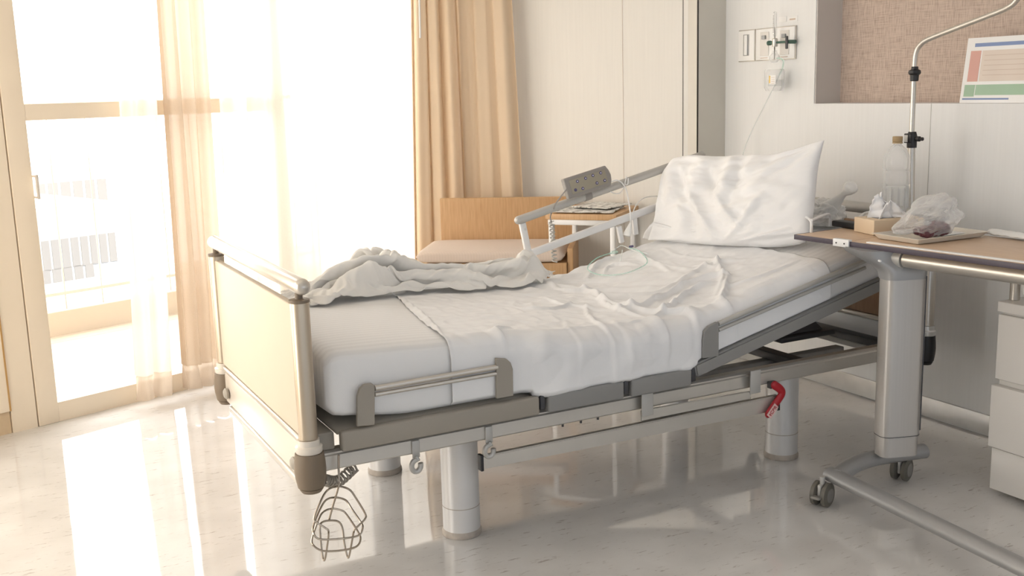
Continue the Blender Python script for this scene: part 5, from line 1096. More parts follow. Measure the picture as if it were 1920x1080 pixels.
# nasal cannula on the sheet
def lay(pts, h=.021, n=8): return [mpt(*p) + UZ * (h + ridge(mpt(*p).x, mpt(*p).y)) for p in pts]
can = thing('nasal_cannula', 'clear green looped oxygen tube lying on the rumpled sheet', 'oxygen tube', mpt(1165, 495))
tubeo('tube_loop', smooth_path(lay([(1145, 484), (1118, 500), (1102, 517), (1125, 525), (1165, 524), (1198, 513), (1214, 500), (1200, 485), (1180, 474)]), 8), .0024, M['green_tube'], can, 8)
tubeo('tube_lead', smooth_path(lay([(1145, 484), (1165, 470), (1185, 478), (1215, 490)]), 8), .002, M['clear_tube'], can, 8)
bm = BM(); a, b2_ = lay([(1147, 483), (1156, 482)]); add_tube(bm, [a, b2_], .006, 10, round_end=True); obj('fitting', bm, M['green_tube'], can)
bm = BM(); a, b2_ = lay([(1181, 472), (1186, 471)]); add_tube(bm, [a, b2_], .005, 10, round_end=True); obj('slider', bm, M['btn'], can)
bm = BM(); a, b2_ = lay([(1164, 500), (1167, 478)]); add_tube(bm, [a, b2_], .002, 8); obj('prong', bm, M['clear_tube'], can)

# ------------------------------------------------------------------ bed hand control on the raised rail
rd = (R1 - R0).normalized(); rn = V((-rd.z, 0, rd.x))
hc = aty(1104, 342, YR - .03); hx = V((math.cos(math.radians(13.5)), 0, math.sin(math.radians(13.5))))
hs0, hs1 = aty(1063, 355, YR - .03), aty(1146, 328, YR - .03); hx = (hs1 - hs0); hl = hx.length; hx.normalize(); hn = V((-hx.z, 0, hx.x))
# face turned up and towards the room
fz = (V((0, -1, 0)) * math.cos(.12) + hn * math.sin(.12) - V((.35, 0, 0))).normalized(); fz = (fz - hx * fz.dot(hx)).normalized(); fy = hx.cross(fz) * -1
if fy.z < 0: fy = -fy
hcn = aty(1104, 341, YR - .045)
hs = thing('bed_remote', 'grey bed hand control with eight round buttons clipped on the rail', 'remote control', hcn)
bm = BM()
hw_ = .086
pts2 = [(-hl / 2, -hw_ / 2), (hl / 2 - .012, -hw_ / 2), (hl / 2 - .002, -hw_ / 4), (hl / 2 + .002, 0), (hl / 2 - .002, hw_ / 4), (hl / 2 - .012, hw_ / 2), (-hl / 2, hw_ / 2)]
add_prism(bm, [hcn + hx * a + fy * b_ for a, b_ in pts2], -fz * .026); obj('body', bm, M['handset'], hs, bevel=.004)
bm = BM(); add_obox(bm, hcn + fz * .0006, hx, fy, fz, hl * .80, hw_ * .66, .0016, .0006); obj('keypad', bm, M['keypad'], hs)
for (a, b_) in ((-.33, -.16), (-.24, .18), (-.17, -.20), (-.05, .20), (.12, .22), (.30, .22), (.16, -.16), (.34, -.16)):
    c = hcn + hx * hl * a * .98 + fy * hw_ * b_ * 1.05 + fz * .0014
    bm = BM(); add_lathe(bm, [(.0066, 0), (.0066, .0012), (.0058, .0018)], c, fz, 16); bt = obj('button', bm, M['btn'], hs)
    if a > -.3:
        bm = BM(); add_lathe(bm, [(.0024, 0), (.0024, .0004)], c + fz * .0018, fz, 10); obj('icon', bm, M['btn_dot'], bt)
kc = hcn - hx * hl / 2
cl_ = [kc, aty(1052, 368, YR - .03), aty(1042, 382, YR - .03), aty(1038, 392, YR - .015), aty(1032, 405, YR + .02), aty(1034, 418, YR + .03)]
tubeo('cable', smooth_path(cl_, 6), .0028, M['handset'], hs, 8)
cz0, cz1 = aty(1034, 415, YR + .03), aty(1040, 492, YR + .03)
hel = [cz0.lerp(cz1, i / 200) + V((math.cos(i * 2 * PI * 11 / 200) * .010, math.sin(i * 2 * PI * 11 / 200) * .010, 0)) for i in range(201)]
tubeo('coiled_cable', hel, .0026, M['rail_grey'], hs, 8)
bm = BM(); q = hcn - fy * .036 + V((0, .03, 0)); cc0 = R0 + rd * ((hcn - R0).dot(rd)); add_tube(bm, [cc0 - rd * .012, cc0 + rd * .02], .0195, 18); obj('rail_clip', bm, M['handset'], hs)

# nurse call cord and pendant wound round the rail
nc = thing('nurse_call_button', 'white call bell pendant hanging on a cord from the rail', 'call button', aty(1176, 452, YR - .04))
f_ = lambda px, py, o=0.0: aty(px, py, YR - .022 + o)
tubeo('cord', smooth_path([f_(1146, 341), f_(1156, 338), f_(1166, 343), f_(1174, 356), f_(1179, 380), f_(1182, 402), f_(1182, 422)], 8), .003, M['white_plastic'], nc, 8)
tubeo('cord', smooth_path([f_(1178, 334), f_(1177, 345), f_(1172, 345), f_(1175, 331, .02), f_(1171, 348, .045), f_(1162, 362, .03), f_(1150, 362, .02), f_(1143, 357, .01)], 8), .0025, M['white_plastic'], nc, 8)
tubeo('cord', smooth_path([f_(1186, 402), f_(1193, 384, .02), f_(1208, 371, .05), f_(1232, 368, .06), f_(1250, 372, .08)], 8), .0022, M['white_plastic'], nc, 8)
a, b2_ = f_(1182, 418), f_(1174, 446)
bm = BM(); ax_ = (b2_ - a).normalized(); add_lathe(bm, [(0.006, 0), (0.009, .012), (0.016, .030), (0.021, .045), (0.021, .055), (0.012, .058)], a, ax_, 20, sx=1, sy=.6); obj('pendant', bm, M['white_plastic'], nc)

# ------------------------------------------------------------------ wire bottle holder hanging at the foot corner
YW = 2.70
def wv(px, py, o=0.0): return aty(px, py, YW + o)
bh = thing('bottle_holder', 'bent steel wire urine bottle holder hanging below the bed corner', 'wire holder', wv(628, 1045))
def wire(nm, pts, r=.0029, closed=False):
    tubeo(nm, smooth_path([wv(*p) for p in pts], 6, closed=closed), r, M['wire'], bh, 8, closed=closed)
wire('hanging_strap', [(635, 853, .02), (635, 875, .02), (636, 900, .015), (634, 915, .01), (625, 945, .03), (617, 974, .05)], .0034)
wire('wire_ring', [(635, 912, .02), (617, 917), (605, 932, -.01), (590, 968, -.04), (592, 978, -.05), (610, 990, -.06), (616, 997, -.06), (614, 1020, -.03), (608, 1051, .0), (603, 1030, .02), (600, 990, .03), (603, 980, .04), (617, 976, .045), (634, 978, .045), (642, 990, .04), (646, 1020, .02), (653, 1046, .0), (659, 1020, -.03), (664, 995, -.06), (672, 986, -.06), (685, 972, -.05), (684, 962, -.04), (668, 935, -.01), (655, 918)], closed=True)
wire('wire_ring', [(629, 933, .03), (612, 937, .02), (600, 955), (588, 985, -.03), (588, 1000, -.05), (600, 1011, -.06), (640, 1010, -.07), (672, 1004, -.06), (680, 990, -.05), (677, 980, -.03), (660, 955), (648, 938, .02)], closed=True)
wire('wire_ring', [(622, 954, .04), (606, 960, .03), (597, 975, .0), (585, 1010, -.03), (588, 1023, -.05), (606, 1033, -.06), (640, 1032, -.07), (668, 1025, -.06), (676, 1010, -.04), (670, 995, -.02), (650, 965, .02), (640, 957, .03)], closed=True)
# coiled mains cable under the frame
ca, cb_, cc_ = aty(608, 900, 2.78), aty(634, 902, 2.80), aty(664, 876, 2.84)
P = smooth_path([ca, cb_, cc_], 60); N_ = len(P); hel = []
for i, p in enumerate(P):
    d = (P[min(i + 1, N_ - 1)] - P[max(0, i - 1)]).normalized(); a, b2_ = frame_from(d); t = 2 * PI * 12 * i / N_
    hel.append(p + (a * math.cos(t) + b2_ * math.sin(t)) * .015)
tubeo('coiled_cable', hel, .0034, M['taupe'], bed, 8)

# ------------------------------------------------------------------ pole in the head corner
pl_ = thing('infusion_pole', 'bent metal pole with black clamps rising at the bed head', 'pole', (3.2, 2.86, .90))
PX = 3.215
tp_ = [atx(1707, 392, PX), atx(1709, 262, PX)]
tubeo('lower_tube', tp_, .0145, M['alu'], pl_, 18)
pts = [atx(1709, 262, PX), atx(1712, 190, PX), atx(1715, 120, PX), atx(1718, 98, PX), atx(1726, 84, PX), atx(1742, 73, PX), atx(1800, 50, PX), atx(1860, 27, PX), atx(1888, 15, PX), atx(1903, 4, PX), atx(1912, -14, PX), atx(1914, -50, PX)]
tubeo('upper_tube', smooth_path(pts, 6), .0095, M['alu'], pl_, 16)
c = atx(1715, 136, PX); bm = BM(); add_lathe(bm, [(.013, -.032), (.015, -.030), (.016, -.010), (.021, -.006), (.023, 0), (.021, .008), (.013, .012), (.012, .022)], c, UZ, 20); obj('clamp_collar', bm, M['black'], pl_)
c = atx(1710, 262, PX); bm = BM(); add_lathe(bm, [(.018, -.030), (.0185, -.02), (.0185, .015), (.014, .030)], c, UZ, 20); add_box(bm, (c.x - .02, c.y - .012, c.z - .012), (c.x + .012, c.y + .022, c.z + .024), .003)
kn = obj('pole_clamp', bm, M['black'], pl_)
bm = BM(); add_lathe(bm, [(.006, 0), (.006, .012), (.010, .013), (.010, .024), (.006, .026), (.007, .038), (.003, .042)], c + V((0, -.012, .004)), V((0, -1, 0)), 14); obj('knob', bm, M['black'], kn)
bm = BM(); add_box(bm, (c.x - .022, c.y + .002, c.z - .008), (c.x - .0205, c.y + .018, c.z + .018)); obj('label_plate', bm, M['rail_grey'], kn)

# ================================================================== OVERBED TABLE
OZ = .858
ot = thing('overbed_table', 'grey overbed table on castors with beech top reaching over the bed', 'table', (2.75, 2.45, 0))
e0, e1_ = atz(1490, 440, OZ), atz(1905, 494, OZ)
od = (e1_ - e0); od.z = 0; od.normalize(); on_ = V((-od.y, od.x, 0))
if on_.x < 0: on_ = -on_
def op(s, d, z): return V((e0.x, e0.y, 0)) + od * s + on_ * d + UZ * z
ssp = (atz(1586, 453, OZ) - e0).dot(od)
def obx(bm, s0, s1, d0, d1, z0, z1, bev=.002): add_obox(bm, op((s0 + s1) / 2, (d0 + d1) / 2, (z0 + z1) / 2), od, on_, UZ, s1 - s0, d1 - d0, z1 - z0, bev)
OW = .44
for nm, s0, s1 in (('table_leaf', 0, ssp - .002), ('tabletop', ssp + .002, 1.05)):
    bm = BM(); obx(bm, s0, s1, 0.003, OW, OZ - .016, OZ); lf = obj(nm, bm, M['wood_top'], ot)
    bm = BM(); obx(bm, s0, s1, 0, 0.0028, OZ - .017, OZ + .0005, .0006); obj('edge_band', bm, M['edge_dark'], lf)
    if nm == 'table_leaf':
        bm = BM(); obx(bm, -.003, -.0002, 0, OW, OZ - .017, OZ + .0005, .0006); obj('edge_band', bm, M['edge_dark'], lf)
        # two bent rod guards on the leaf
        for (q0, q1) in (((1521, 436), (1556, 424)), ((1608, 430), (1640, 418))):
            a, b2_ = atz(*q0, OZ), atz(*q1, OZ); u = V((0, 0, 1)); H = .048
            if q0[0] < 1600:
                tip = atz(1506, 405, OZ + .048); P = [a, a + u * (H * .7), a.lerp(tip, .25) + V((0, 0, 0)), tip]
                P = smooth_path([a, a + u * H * .75, a + u * H * .97 + (tip - a - u * H) * .35, tip], 6)
                bm = BM(); add_tube(bm, P, .0052, 10, round_end=True)
                P2 = smooth_path([a + u * H * .93, a.lerp(b2_, .45) + u * H, a.lerp(b2_, .85) + u * H, b2_ + u * H * .75, b2_], 6); add_tube(bm, P2, .0052, 10)
            else:
                bm = BM(); add_tube(bm, smooth_path([a, a + u * H * .6, a.lerp(b2_, .25) + u * H, a.lerp(b2_, .7) + u * H, b2_ + u * H * .7, b2_], 6), .0052, 10)
            obj('rod_guard', bm, M['white_metal'], lf)
# hinge plate at the split
bm = BM(); obx(bm, ssp - .055, ssp + .012, -.006, .012, OZ - .020, OZ + .006, .001); hp = obj('hinge_plate', bm, M['white_metal'], ot)
for s in (ssp - .040, ssp - .006):
    bm = BM(); add_lathe(bm, [(.0028, 0), (.0028, .001)], op(s, -.0061, OZ - .008), -on_, 10); obj('screw', bm, M['black'], hp)
bm = BM(); obx(bm, ssp + .07, .99, .012, .030, OZ + .0005, OZ + .005, .001); obj('label_strip', bm, M['white_plastic'], ot)
# support tube under the edge
zt = OZ - .045
tubeo('support_tube', [op(ssp + .20, .05, zt), op(1.05, .05, zt)], .025, M['alu'], ot, 20)
bm = BM(); add_tube(bm, [op(ssp + .115, .05, zt), op(ssp + .195, .05, zt)], .0295, 22); add_tube(bm, [op(ssp + .105, .05, zt), op(ssp + .115, .05, zt)], .026, 22); obj('tube_collar', bm, M['rail_grey'], ot)
# head casting: tapering from the tube to the column
ct = atz(1640, 530, .76)
colx, coly = 2.735, 2.452
cA, cB = atz(1641, 845, .145), atz(1722, 838, .145)
cdir = (cB - cA); cdir.z = 0; cw = cdir.length; cdir.normalize()
cn = V((-cdir.y, cdir.x, 0)); 
if cn.y < 0: cn = -cn
cw *= .90; cc0 = V((cA.x, cA.y, 0)) - cn * .05
def cpt(s, d, z): return cc0 + cdir * s + cn * d + UZ * z
def rrect(s0, s1, d0, d1, z, r=.03, n=5):
    out = []
    for (cs, cd, a0) in ((s1 - r, d1 - r, 0), (s0 + r, d1 - r, 90), (s0 + r, d0 + r, 180), (s1 - r, d0 + r, 270)):
        for k in range(n + 1):
            t = math.radians(a0 + 90 * k / n); out.append(cpt(cs + r * math.cos(t), cd + r * math.sin(t), z))
    return out
def loft(bm, loops):
    R_ = [[bm.verts.new(p) for p in l] for l in loops]; n = len(R_[0])
    for A, B in zip(R_, R_[1:]):
        for k in range(n): bm.faces.new((A[k], A[(k + 1) % n], B[(k + 1) % n], B[k]))
    bm.faces.new(R_[0][::-1]); bm.faces.new(R_[-1])
CWD = cw
CD = .085
bm = BM(); loft(bm, [rrect(0, CWD, 0, CD, .205), rrect(0, CWD, 0, CD, .745)]); clm = obj('column', bm, M['col_alu'], ot)
bm = BM(); loft(bm, [rrect(.004, CWD - .004, .004, CD - .004, .132, .026), rrect(.004, CWD - .004, .004, CD - .004, .204, .026)]); obj('inner_column', bm, M['col_alu'], clm)
bm = BM(); loft(bm, [rrect(-.001, CWD + .001, -.001, CD + .001, .2035, .031), rrect(-.001, CWD + .001, -.001, CD + .001, .2055, .031)]); obj('seam', bm, M['dark'], clm)
bm = BM(); add_obox(bm, cpt(CWD - .012, -.0012, .49), cdir, cn, UZ, .004, .002, .53); obj('column_groove', bm, M['dark'], clm)
bm = BM(); loft(bm, [rrect(-.003, CWD + .003, -.003, CD + .003, .745, .032), rrect(-.006, CWD + .003, -.004, CD + .012, .768, .034), rrect(-.016, CWD + .003, .0, CD + .035, .785, .034), rrect(-.040, CWD + .003, .012, CD + .075, .803, .034), rrect(-.068, CWD + .003, .020, CD + .115, .822, .034), rrect(-.078, CWD + .003, .020, CD + .14, OZ - .0165, .034)])
hcst = obj('head_casting', bm, M['table_grey'], ot)
bm = BM(); add_lathe(bm, [(.004, 0), (.004, .010), (.003, .012)], cpt(-.030, .017, .812), -cn, 10); obj('pin', bm, M['white_metal'], hcst)
# base: long bar plus curved arm carrying the column
z_b = .098
bar0, bar1 = atz(1556, 888, z_b), atz(1905, 1058, z_b)
bdir = (bar1 - bar0).normalized(); bar0 = bar0
def oval(bm, pts, rw, rh):
    pts = [V(p) for p in pts]; loops = []
    for i, p in enumerate(pts):
        d = (pts[min(i + 1, len(pts) - 1)] - pts[max(i - 1, 0)]).normalized(); a = V((-d.y, d.x, 0)).normalized()
        loops.append([p + a * math.cos(t) * rw + UZ * math.sin(t) * rh for t in [2 * PI * k / 20 for k in range(20)]])
    loft(bm, loops)
bm = BM(); oval(bm, [bar0 - bdir * .0, bar0 + bdir * .3, bar0 + bdir * 1.05], .030, .024); obj('base_bar', bm, M['table_grey'], ot)
arm_end = cpt(CWD + .035, CD / 2 + .022, z_b + .012)
ap = smooth_path([bar0 + bdir * .035] + [atz(px_, py_, z_b + .004) for px_, py_ in ((1588, 879), (1612, 867), (1645, 858), (1690, 851), (1732, 845))], 8)
bm = BM(); oval(bm, ap, .032, .026); obj('base_arm', bm, M['table_grey'], ot)
def castor(p, brake=False):
    t_ = BM(); c = V((p.x, p.y, 0.042)); ax = V((.5, -.85, 0)).normalized()
    ax = V((.82, -.57, 0)).normalized(); ax = V((.35, -.94, 0)).normalized()
    for s in (-1, 1): add_lathe(t_, [(0, -.010), (.034, -.010), (.041, -.006), (.041, .006), (.034, .010), (0, .010)], c + ax * s * .019, ax, 28)
    w_ = obj('castor', t_, M['caster'], ot)
    t_ = BM()
    for s in (-1, 1): add_lathe(t_, [(0, -.0115), (.024, -.0115), (.024, .0115), (0, .0115)], c + ax * s * .019, ax, 24)
    obj('hub', t_, M['caster_hub'], w_)
    t_ = BM(); fwd = V((-ax.y, ax.x, 0)); 
    add_obox(t_, c + UZ * .012 , ax, fwd, UZ, .014, .052, .052, .006); add_lathe(t_, [(.009, .0), (.009, .025)], c + UZ * .036, UZ, 12); obj('fork', t_, M['rail_grey'], w_)
    if brake:
        t_ = BM(); add_obox(t_, c + fwd * -.044 + UZ * .0 , ax, fwd, UZ, .034, .022, .010, .004); obj('brake_pedal', t_, M['caster_hub'], w_)
pc = atz(1548, 955, 0); castor(V((pc.x + .012, pc.y + .03, 0)), True)
pc = atz(1702, 904, 0); castor(V((pc.x, pc.y + .03, 0)))

# ---- things on the overbed table
def tbl(px, py, z=OZ): return atz(px, py, z)
# water bottle
bc = tbl(1677, 416); br = .049
Bh = hit(1677, 256, bc, V((bc.x, bc.y, 0))).z - OZ
wb_ = thing('water_bottle', 'large clear plastic water bottle with tan cap beside the pole', 'bottle', bc)
s_ = Bh / .30
prof_b = [(0, .001), (.042, .001), (.047, .008), (.048, .02), (.046, .03), (.048, .04), (.048, .125), (.0455, .13), (.0485, .136), (.0485, .178), (.0455, .183), (.049, .19), (.049, .215), (.045, .235), (.034, .256), (.018, .270), (.014, .273), (.014, .284)]
bm = BM(); add_lathe(bm, [(r, h * s_) for r, h in prof_b], bc, UZ, 36); obj('bottle_body', bm, M['water_bottle'], wb_)
bm = BM(); add_lathe(bm, [(0, .003), (.044, .004), (.0455, .03), (.0465, .04), (.0465, .13), (.0, .131)], bc, UZ, 30); obj('water', bm, M['water'], wb_)
bm = BM(); add_lathe(bm, [(.0185, .276 * s_), (.0185, .281 * s_), (.017, .282 * s_), (.0185, .284 * s_), (.0185, .299 * s_), (.017, .3005 * s_), (0, .301 * s_)], bc, UZ, 24); obj('cap', bm, M['cap'], wb_)
bm = BM()
for k in range(12):
    t = 2 * PI * k / 12; p = bc + V((math.cos(t) * .0478, math.sin(t) * .0478, 0)); add_tube(bm, [p + UZ * .045 * s_, p + UZ * .12 * s_], .0018, 6)
obj('rib', bm, M['water_bottle'], wb_)
# tissue box
f0, f1, f2 = tbl(1601, 434), tbl(1638, 442), tbl(1704, 434)
h_ = .052
tbx = thing('tissue_box', 'low tan tissue box with white tissues standing up from it', 'tissue box', (f1 + V((.07, .05, 0))))
da = (f0 - f1); da.z = 0; la = da.length; da.normalize(); db = (f2 - f1); db.z = 0; lb = db.length; db.normalize()
db = V((da.y, -da.x, 0)); 
if db.dot(f2 - f1) < 0: db = -db
lb = .20; 
cbx = f1 + da * la / 2 + db * lb / 2 + UZ * (h_ / 2 + .001)
bm = BM(); add_obox(bm, cbx, da, db, UZ, la, lb, h_, .0015); obj('carton', bm, M['tan_card'], tbx)
bm = BM(); add_obox(bm, cbx + UZ * (h_ / 2 + .0006), da, db, UZ, la * .35, lb * .6, .001); obj('opening', bm, M['ink'], tbx)
def tissue_sheet(c, w, h, seed, lean, skew=.2):
    b = BM()
    def f(u, v):
        a = (u - .5) * 2; r = (1 - .75 * v) * w
        return V(c) + db * (a * r * .5 - v * w * skew) + da * (.02 * math.sin(u * 9 + seed) * (1 - v) + .012 * nz(u * 5, v * 4, seed) + lean * v) + UZ * (v * h * (1 - .25 * abs(a)) + .004 * nz(u * 8, v * 7, seed))
    add_grid(b, f, 26, 18); return b
top = cbx + UZ * (h_ / 2)
solid(obj('tissue', tissue_sheet(top + db * -.0, .155, .085, 1.0, .01, .28), M['tissue'], tbx, sharp=180), .0012)
solid(obj('tissue', tissue_sheet(top + db * .01 - da * .016, .15, .065, 5.0, -.01, .15), M['tissue'], tbx, sharp=180), .0012)
solid(obj('tissue', tissue_sheet(top + da * .02 - db * .03, .045, .090, 8.0, .0, -.15), M['tissue'], tbx, sharp=180), .0012)
# black case behind
k0 = tbl(1566, 428); k1 = tbl(1600, 432)
bm = BM(); add_obox(bm, tbl(1590, 427) + UZ * .012, (tbl(1625, 432) - tbl(1570, 424)).normalized(), on_, UZ, .13, .05, .022, .006); o = obj('black_case', bm, M['black'], None); tag(o, 'small flat black case lying behind the tissue box', 'case')
o.location.z = OZ + .0012
# tray with bag of fruit
tr_c = [tbl(1641, 446), tbl(1722, 461), tbl(1852, 445), tbl(1800, 433)]
tx_ = (tr_c[2] - tr_c[1]); tx_.z = 0; tl = tx_.length; tx_.normalize(); ty_ = V((-tx_.y, tx_.x, 0))
if ty_.dot(tr_c[0] - tr_c[1]) < 0: ty_ = -ty_
tdp = .20
tco = tr_c[1] + UZ * .0005
def trp(a, b_, z): return tco + tx_ * a + ty_ * b_ + UZ * z
bm = BM()
def trl(ins, z): return [trp(*q, z) for q in ((ins, ins), (tl - ins, ins), (tl - ins, tdp - ins), (ins, tdp - ins))]
L_ = [trl(.014, .0015), trl(.0, .018), trl(-.004, .0185), trl(-.004, .020), trl(.002, .0205), trl(.016, .005)]
rings = [[bm.verts.new(p) for p in l] for l in L_]
for A, B in zip(rings, rings[1:]):
    for k in range(4): bm.faces.new((A[k], A[(k + 1) % 4], B[(k + 1) % 4], B[k]))
bm.faces.new(rings[0][::-1]); bm.faces.new(rings[-1])
tag(obj('tray', bm, M['cream_tray'], None, bevel=.002), 'shallow cream plastic tray under the plastic bag on the overbed table', 'tray')
bm = BM(); add_obox(bm, trp(tl * .72, tdp * .62, .0085), tx_, ty_, UZ, tl * .42, tdp * .5, .004, .0015); tag(obj('paper_napkin', bm, M['paper'], None), 'white paper napkin lying in the cream tray', 'napkin')
fc = trp(tl * .33, tdp * .42, .0)
fb2 = blob(fc + UZ * .055 + tx_ * .02, .085, .085, .050, 12.3, .30, .10, 5, squash=fc.z + .0115, f1=1.6, f2=4)
for v in fb2.verts:
    q_ = (v.co - fc); al = q_.dot(tx_); v.co += tx_ * (al * .55) + UZ * (q_.z * (.55 * sstep(-.06, .09, al) - .25 * sstep(.0, -.10, al)))
    if al < -.05: v.co += UZ * .010 * nz(al * 60, q_.dot(ty_) * 60) * sstep(-.05, -.1, al)
    v.co += ty_ * .006 * nz(q_.x * 30, q_.y * 30, q_.z * 50)
bgo = obj('fruit_bag', fb2, M['bag'], None, sharp=180); tag(bgo, 'clear plastic bag holding dark red fruit on the tray', 'bag')
random.seed(4)
for k in range(22):
    a_, b_ = random.uniform(-.05, .075), random.uniform(-.03, .02)
    bm = BM(); bmesh.ops.create_icosphere(bm, subdivisions=3, radius=1)
    sz = random.uniform(.013, .019); c = fc + tx_ * (a_ * .9 + .0) + ty_ * b_ - ty_ * .02 + UZ * (.0135 + sz + (random.uniform(0, .015) if k > 7 else 0))
    for v in bm.verts: v.co = c + V((v.co.x * sz * 1.3, v.co.y * sz, v.co.z * sz))
    tag(obj('fruit_piece', bm, M['grape'], None), 'dark red fruit piece inside the clear plastic bag', 'fruit', 'fruit in the plastic bag')
# crumpled wrapper at the left of the bag
# paper at right end
bm = BM(); c0 = tbl(1848, 442); c1 = tbl(1935, 455)
dpx = (c1 - c0); dl = dpx.length; dpx.normalize(); dpy = V((-dpx.y, dpx.x, 0))
if dpy.x < 0: dpy = -dpy
add_grid(bm, lambda u, v: c0 + dpx * (u * .30) + dpy * (v * .05) + UZ * (.007 + .012 * math.sin(PI * min(1, v * 1.0)) + .004 * nz(u * 12, v * 5)), 30, 10)
tag(solid(obj('folded_cloth', bm, M['paper'], None, sharp=180), .004, 1), 'folded white cloth lying at the right rear of the overbed table', 'cloth')

# ------------------------------------------------------------------ drawer cabinet at the right edge
cabX = 2.985; cy1 = 2.262
cab = thing('drawer_cabinet', 'white two-drawer bedside cabinet at the right edge against the wall', 'cabinet', (3.2, 2.03, 0))
bm = BM(); add_box(bm, (cabX + .004, 1.80, 0.02), (HW - .02, cy1 - .002, .165), .002); obj('plinth', bm, M['cabinet'], cab)
bm = BM(); add_box(bm, (cabX + .02, 1.80, 0.1655), (HW - .02, cy1 - .004, .632), .002); obj('carcass', bm, M['cabinet'], cab)
bm = BM(); add_box(bm, (cabX - .012, 1.79, 0.172), (cabX + .0195, cy1 + .002, .385), .003); obj('drawer', bm, M['cabinet'], cab)
bm = BM(); add_box(bm, (cabX + .002, 1.79, 0.405), (cabX + .0195, cy1, .625), .003); obj('drawer', bm, M['cabinet'], cab)
bm = BM(); add_box(bm, (cabX, 1.79, 0.633), (HW - .02, cy1 + .004, .668), .003); obj('worktop', bm, M['cabinet'], cab)
a = hit(1902, 565, (cabX + .06, 0, 0), (1, 0, 0)); a.z = .668
bm = BM(); add_lathe(bm, [(.016, .001), (.016, .10), (.017, .102)], a, UZ, 20); 
tag(obj('steel_post', bm, M['alu'], None), 'short brushed steel post standing on the white cabinet', 'post')
b = blob((a.x + .01, a.y - .065, .716), .04, .04, .045, 5.5, .1, .03, 4, squash=.6692); tag(obj('cotton_roll', b, M['paper'], None, sharp=180), 'round white roll beside the steel post on the cabinet', 'roll')

# ------------------------------------------------------------------ headwall services
def hwp(px, py, o=0.0): return atx(px, py, HW - o)
mp_ = thing('outlet_panel', 'white service outlet panel on the headwall above the pillow', 'wall outlet', hwp(1440, 117))
def plate(nm, p0, p1, o0, o1, m, par, bev=.0015):
    a, b = hwp(*p0), hwp(*p1); bm = BM(); add_box(bm, (HW - o1, min(a.y, b.y), min(a.z, b.z)), (HW - o0, max(a.y, b.y), max(a.z, b.z)), bev); return obj(nm, bm, m, par)
ya, yb, yc, yd = hwp(1387, 60).y, hwp(1418, 60).y, hwp(1420, 60).y, hwp(1495, 45).y
zt_, zb2 = 1.648, 1.497
def ybox(nm, y0, y1, z0, z1, o0, o1, m, par, bev=.0015, label=None):
    bm = BM(); add_box(bm, (HW - o1, min(y0, y1), z0), (HW - o0, max(y0, y1), z1), bev); return obj(nm, bm, m, par, label=label)
P1 = ybox('frame_plate', ya, yb, zb2, zt_, .0005, .006, M['alu'], mp_); ybox('face_plate', ya - .003, yb + .003, zb2 + .004, zt_ - .004, .0062, .009, M['white_plastic'], P1)
ym = (ya + yb) / 2
ybox('socket_slot', ym + .020, ym - .020, zb2 + .028, zt_ - .022, .0092, .0105, M['table_grey'], P1); ybox('socket_insert', ym + .010, ym - .012, zb2 + .031, zt_ - .025, .0107, .016, M['white_plastic'], P1)
yq = yc + (yd - yc) * .5
for k, (y0, y1) in enumerate(((yc, yq + .001), (yq - .001, yd))):
    P2 = ybox('frame_plate', y0, y1, zb2, zt_, .0005, .006 + .003 * k, M['alu'], mp_)
    ybox('face_plate', y0 - .003, y1 + .003, zb2 + .004, zt_ - .004, .0093, .012, M['white_plastic'], P2)
    yy = (y0 + y1) / 2
    ybox('inner_plate', yy + .030, yy - .030, zb2 + .022, zt_ - .018, .0122, .0145, M['cabinet'], P2)
    ybox('gas_button', yy + .012, yy - .012, zt_ - .052, zt_ - .034, .0147, .024, M['table_grey'], P2)
    ybox('printed_line', yy + .028, yy - .022, zb2 + .011, zb2 + .014, .0121, .0124, M['ink_pale'], P2)
# notices above
a, b = hwp(1462, 32), hwp(1474, 44); ybox('wall_label', hwp(1461, 33).y, hwp(1475, 33).y, hwp(1461, 42).z, hwp(1461, 32).z, .0003, .0012, M['paper'], mp_, .0002)
l2 = ybox('wall_label', hwp(1478, 33).y, hwp(1496, 33).y, hwp(1478, 41).z, hwp(1478, 31).z, .0003, .0012, M['paper'], mp_, .0002)
ybox('printed_line', hwp(1481, 33).y, hwp(1492, 33).y, hwp(1481, 38).z, hwp(1481, 35).z, .0013, .0015, M['ink_pale'], l2, .0)
# flowmeter
XO = HW - .06
fm = thing('oxygen_flowmeter', 'oxygen flowmeter with clear scale tube plugged into the wall outlet', 'flowmeter', atx(1453, 95, XO))
f2_ = lambda px, py: atx(px, py, XO)
a, b = f2_(1453, 68), f2_(1453, 22)
bm = BM(); add_lathe(bm, [(.0075, 0), (.0085, .004), (.0085, (b - a).length - .004), (.006, (b - a).length)], a, UZ, 18); sctube = obj('scale_tube', bm, M['water_bottle'], fm)
bm = BM(); add_box(bm, (a.x - .0105, a.y - .004, a.z + .01), (a.x - .0095, a.y + .004, b.z - .006)); obj('scale_strip', bm, M['paper'], sctube)
bm = BM(); n_ = 16
for k in range(n_):
    z = a.z + .018 + (b.z - a.z - .035) * k / (n_ - 1); wd = .0035 if k % 4 == 0 else .002; add_box(bm, (a.x - .0112, a.y - wd, z - .0012), (a.x - .0106, a.y + wd, z + .0012))
obj('scale_marks', bm, M['ink'], sctube)
c = f2_(1453, 80)
bm = BM(); add_lathe(bm, [(.012, -.018), (.013, -.014), (.013, .016), (.010, .020)], c, UZ, 18); obj('valve_body', bm, M['alu'], fm)
bm = BM(); add_lathe(bm, [(.008, .008), (.009, .03), (.011, .031), (.011, .045), (.007, .048)], c, V((0, 1, 0)), 16); obj('control_knob', bm, M['green_dark'], fm)
q = atx(1477, 76, XO)
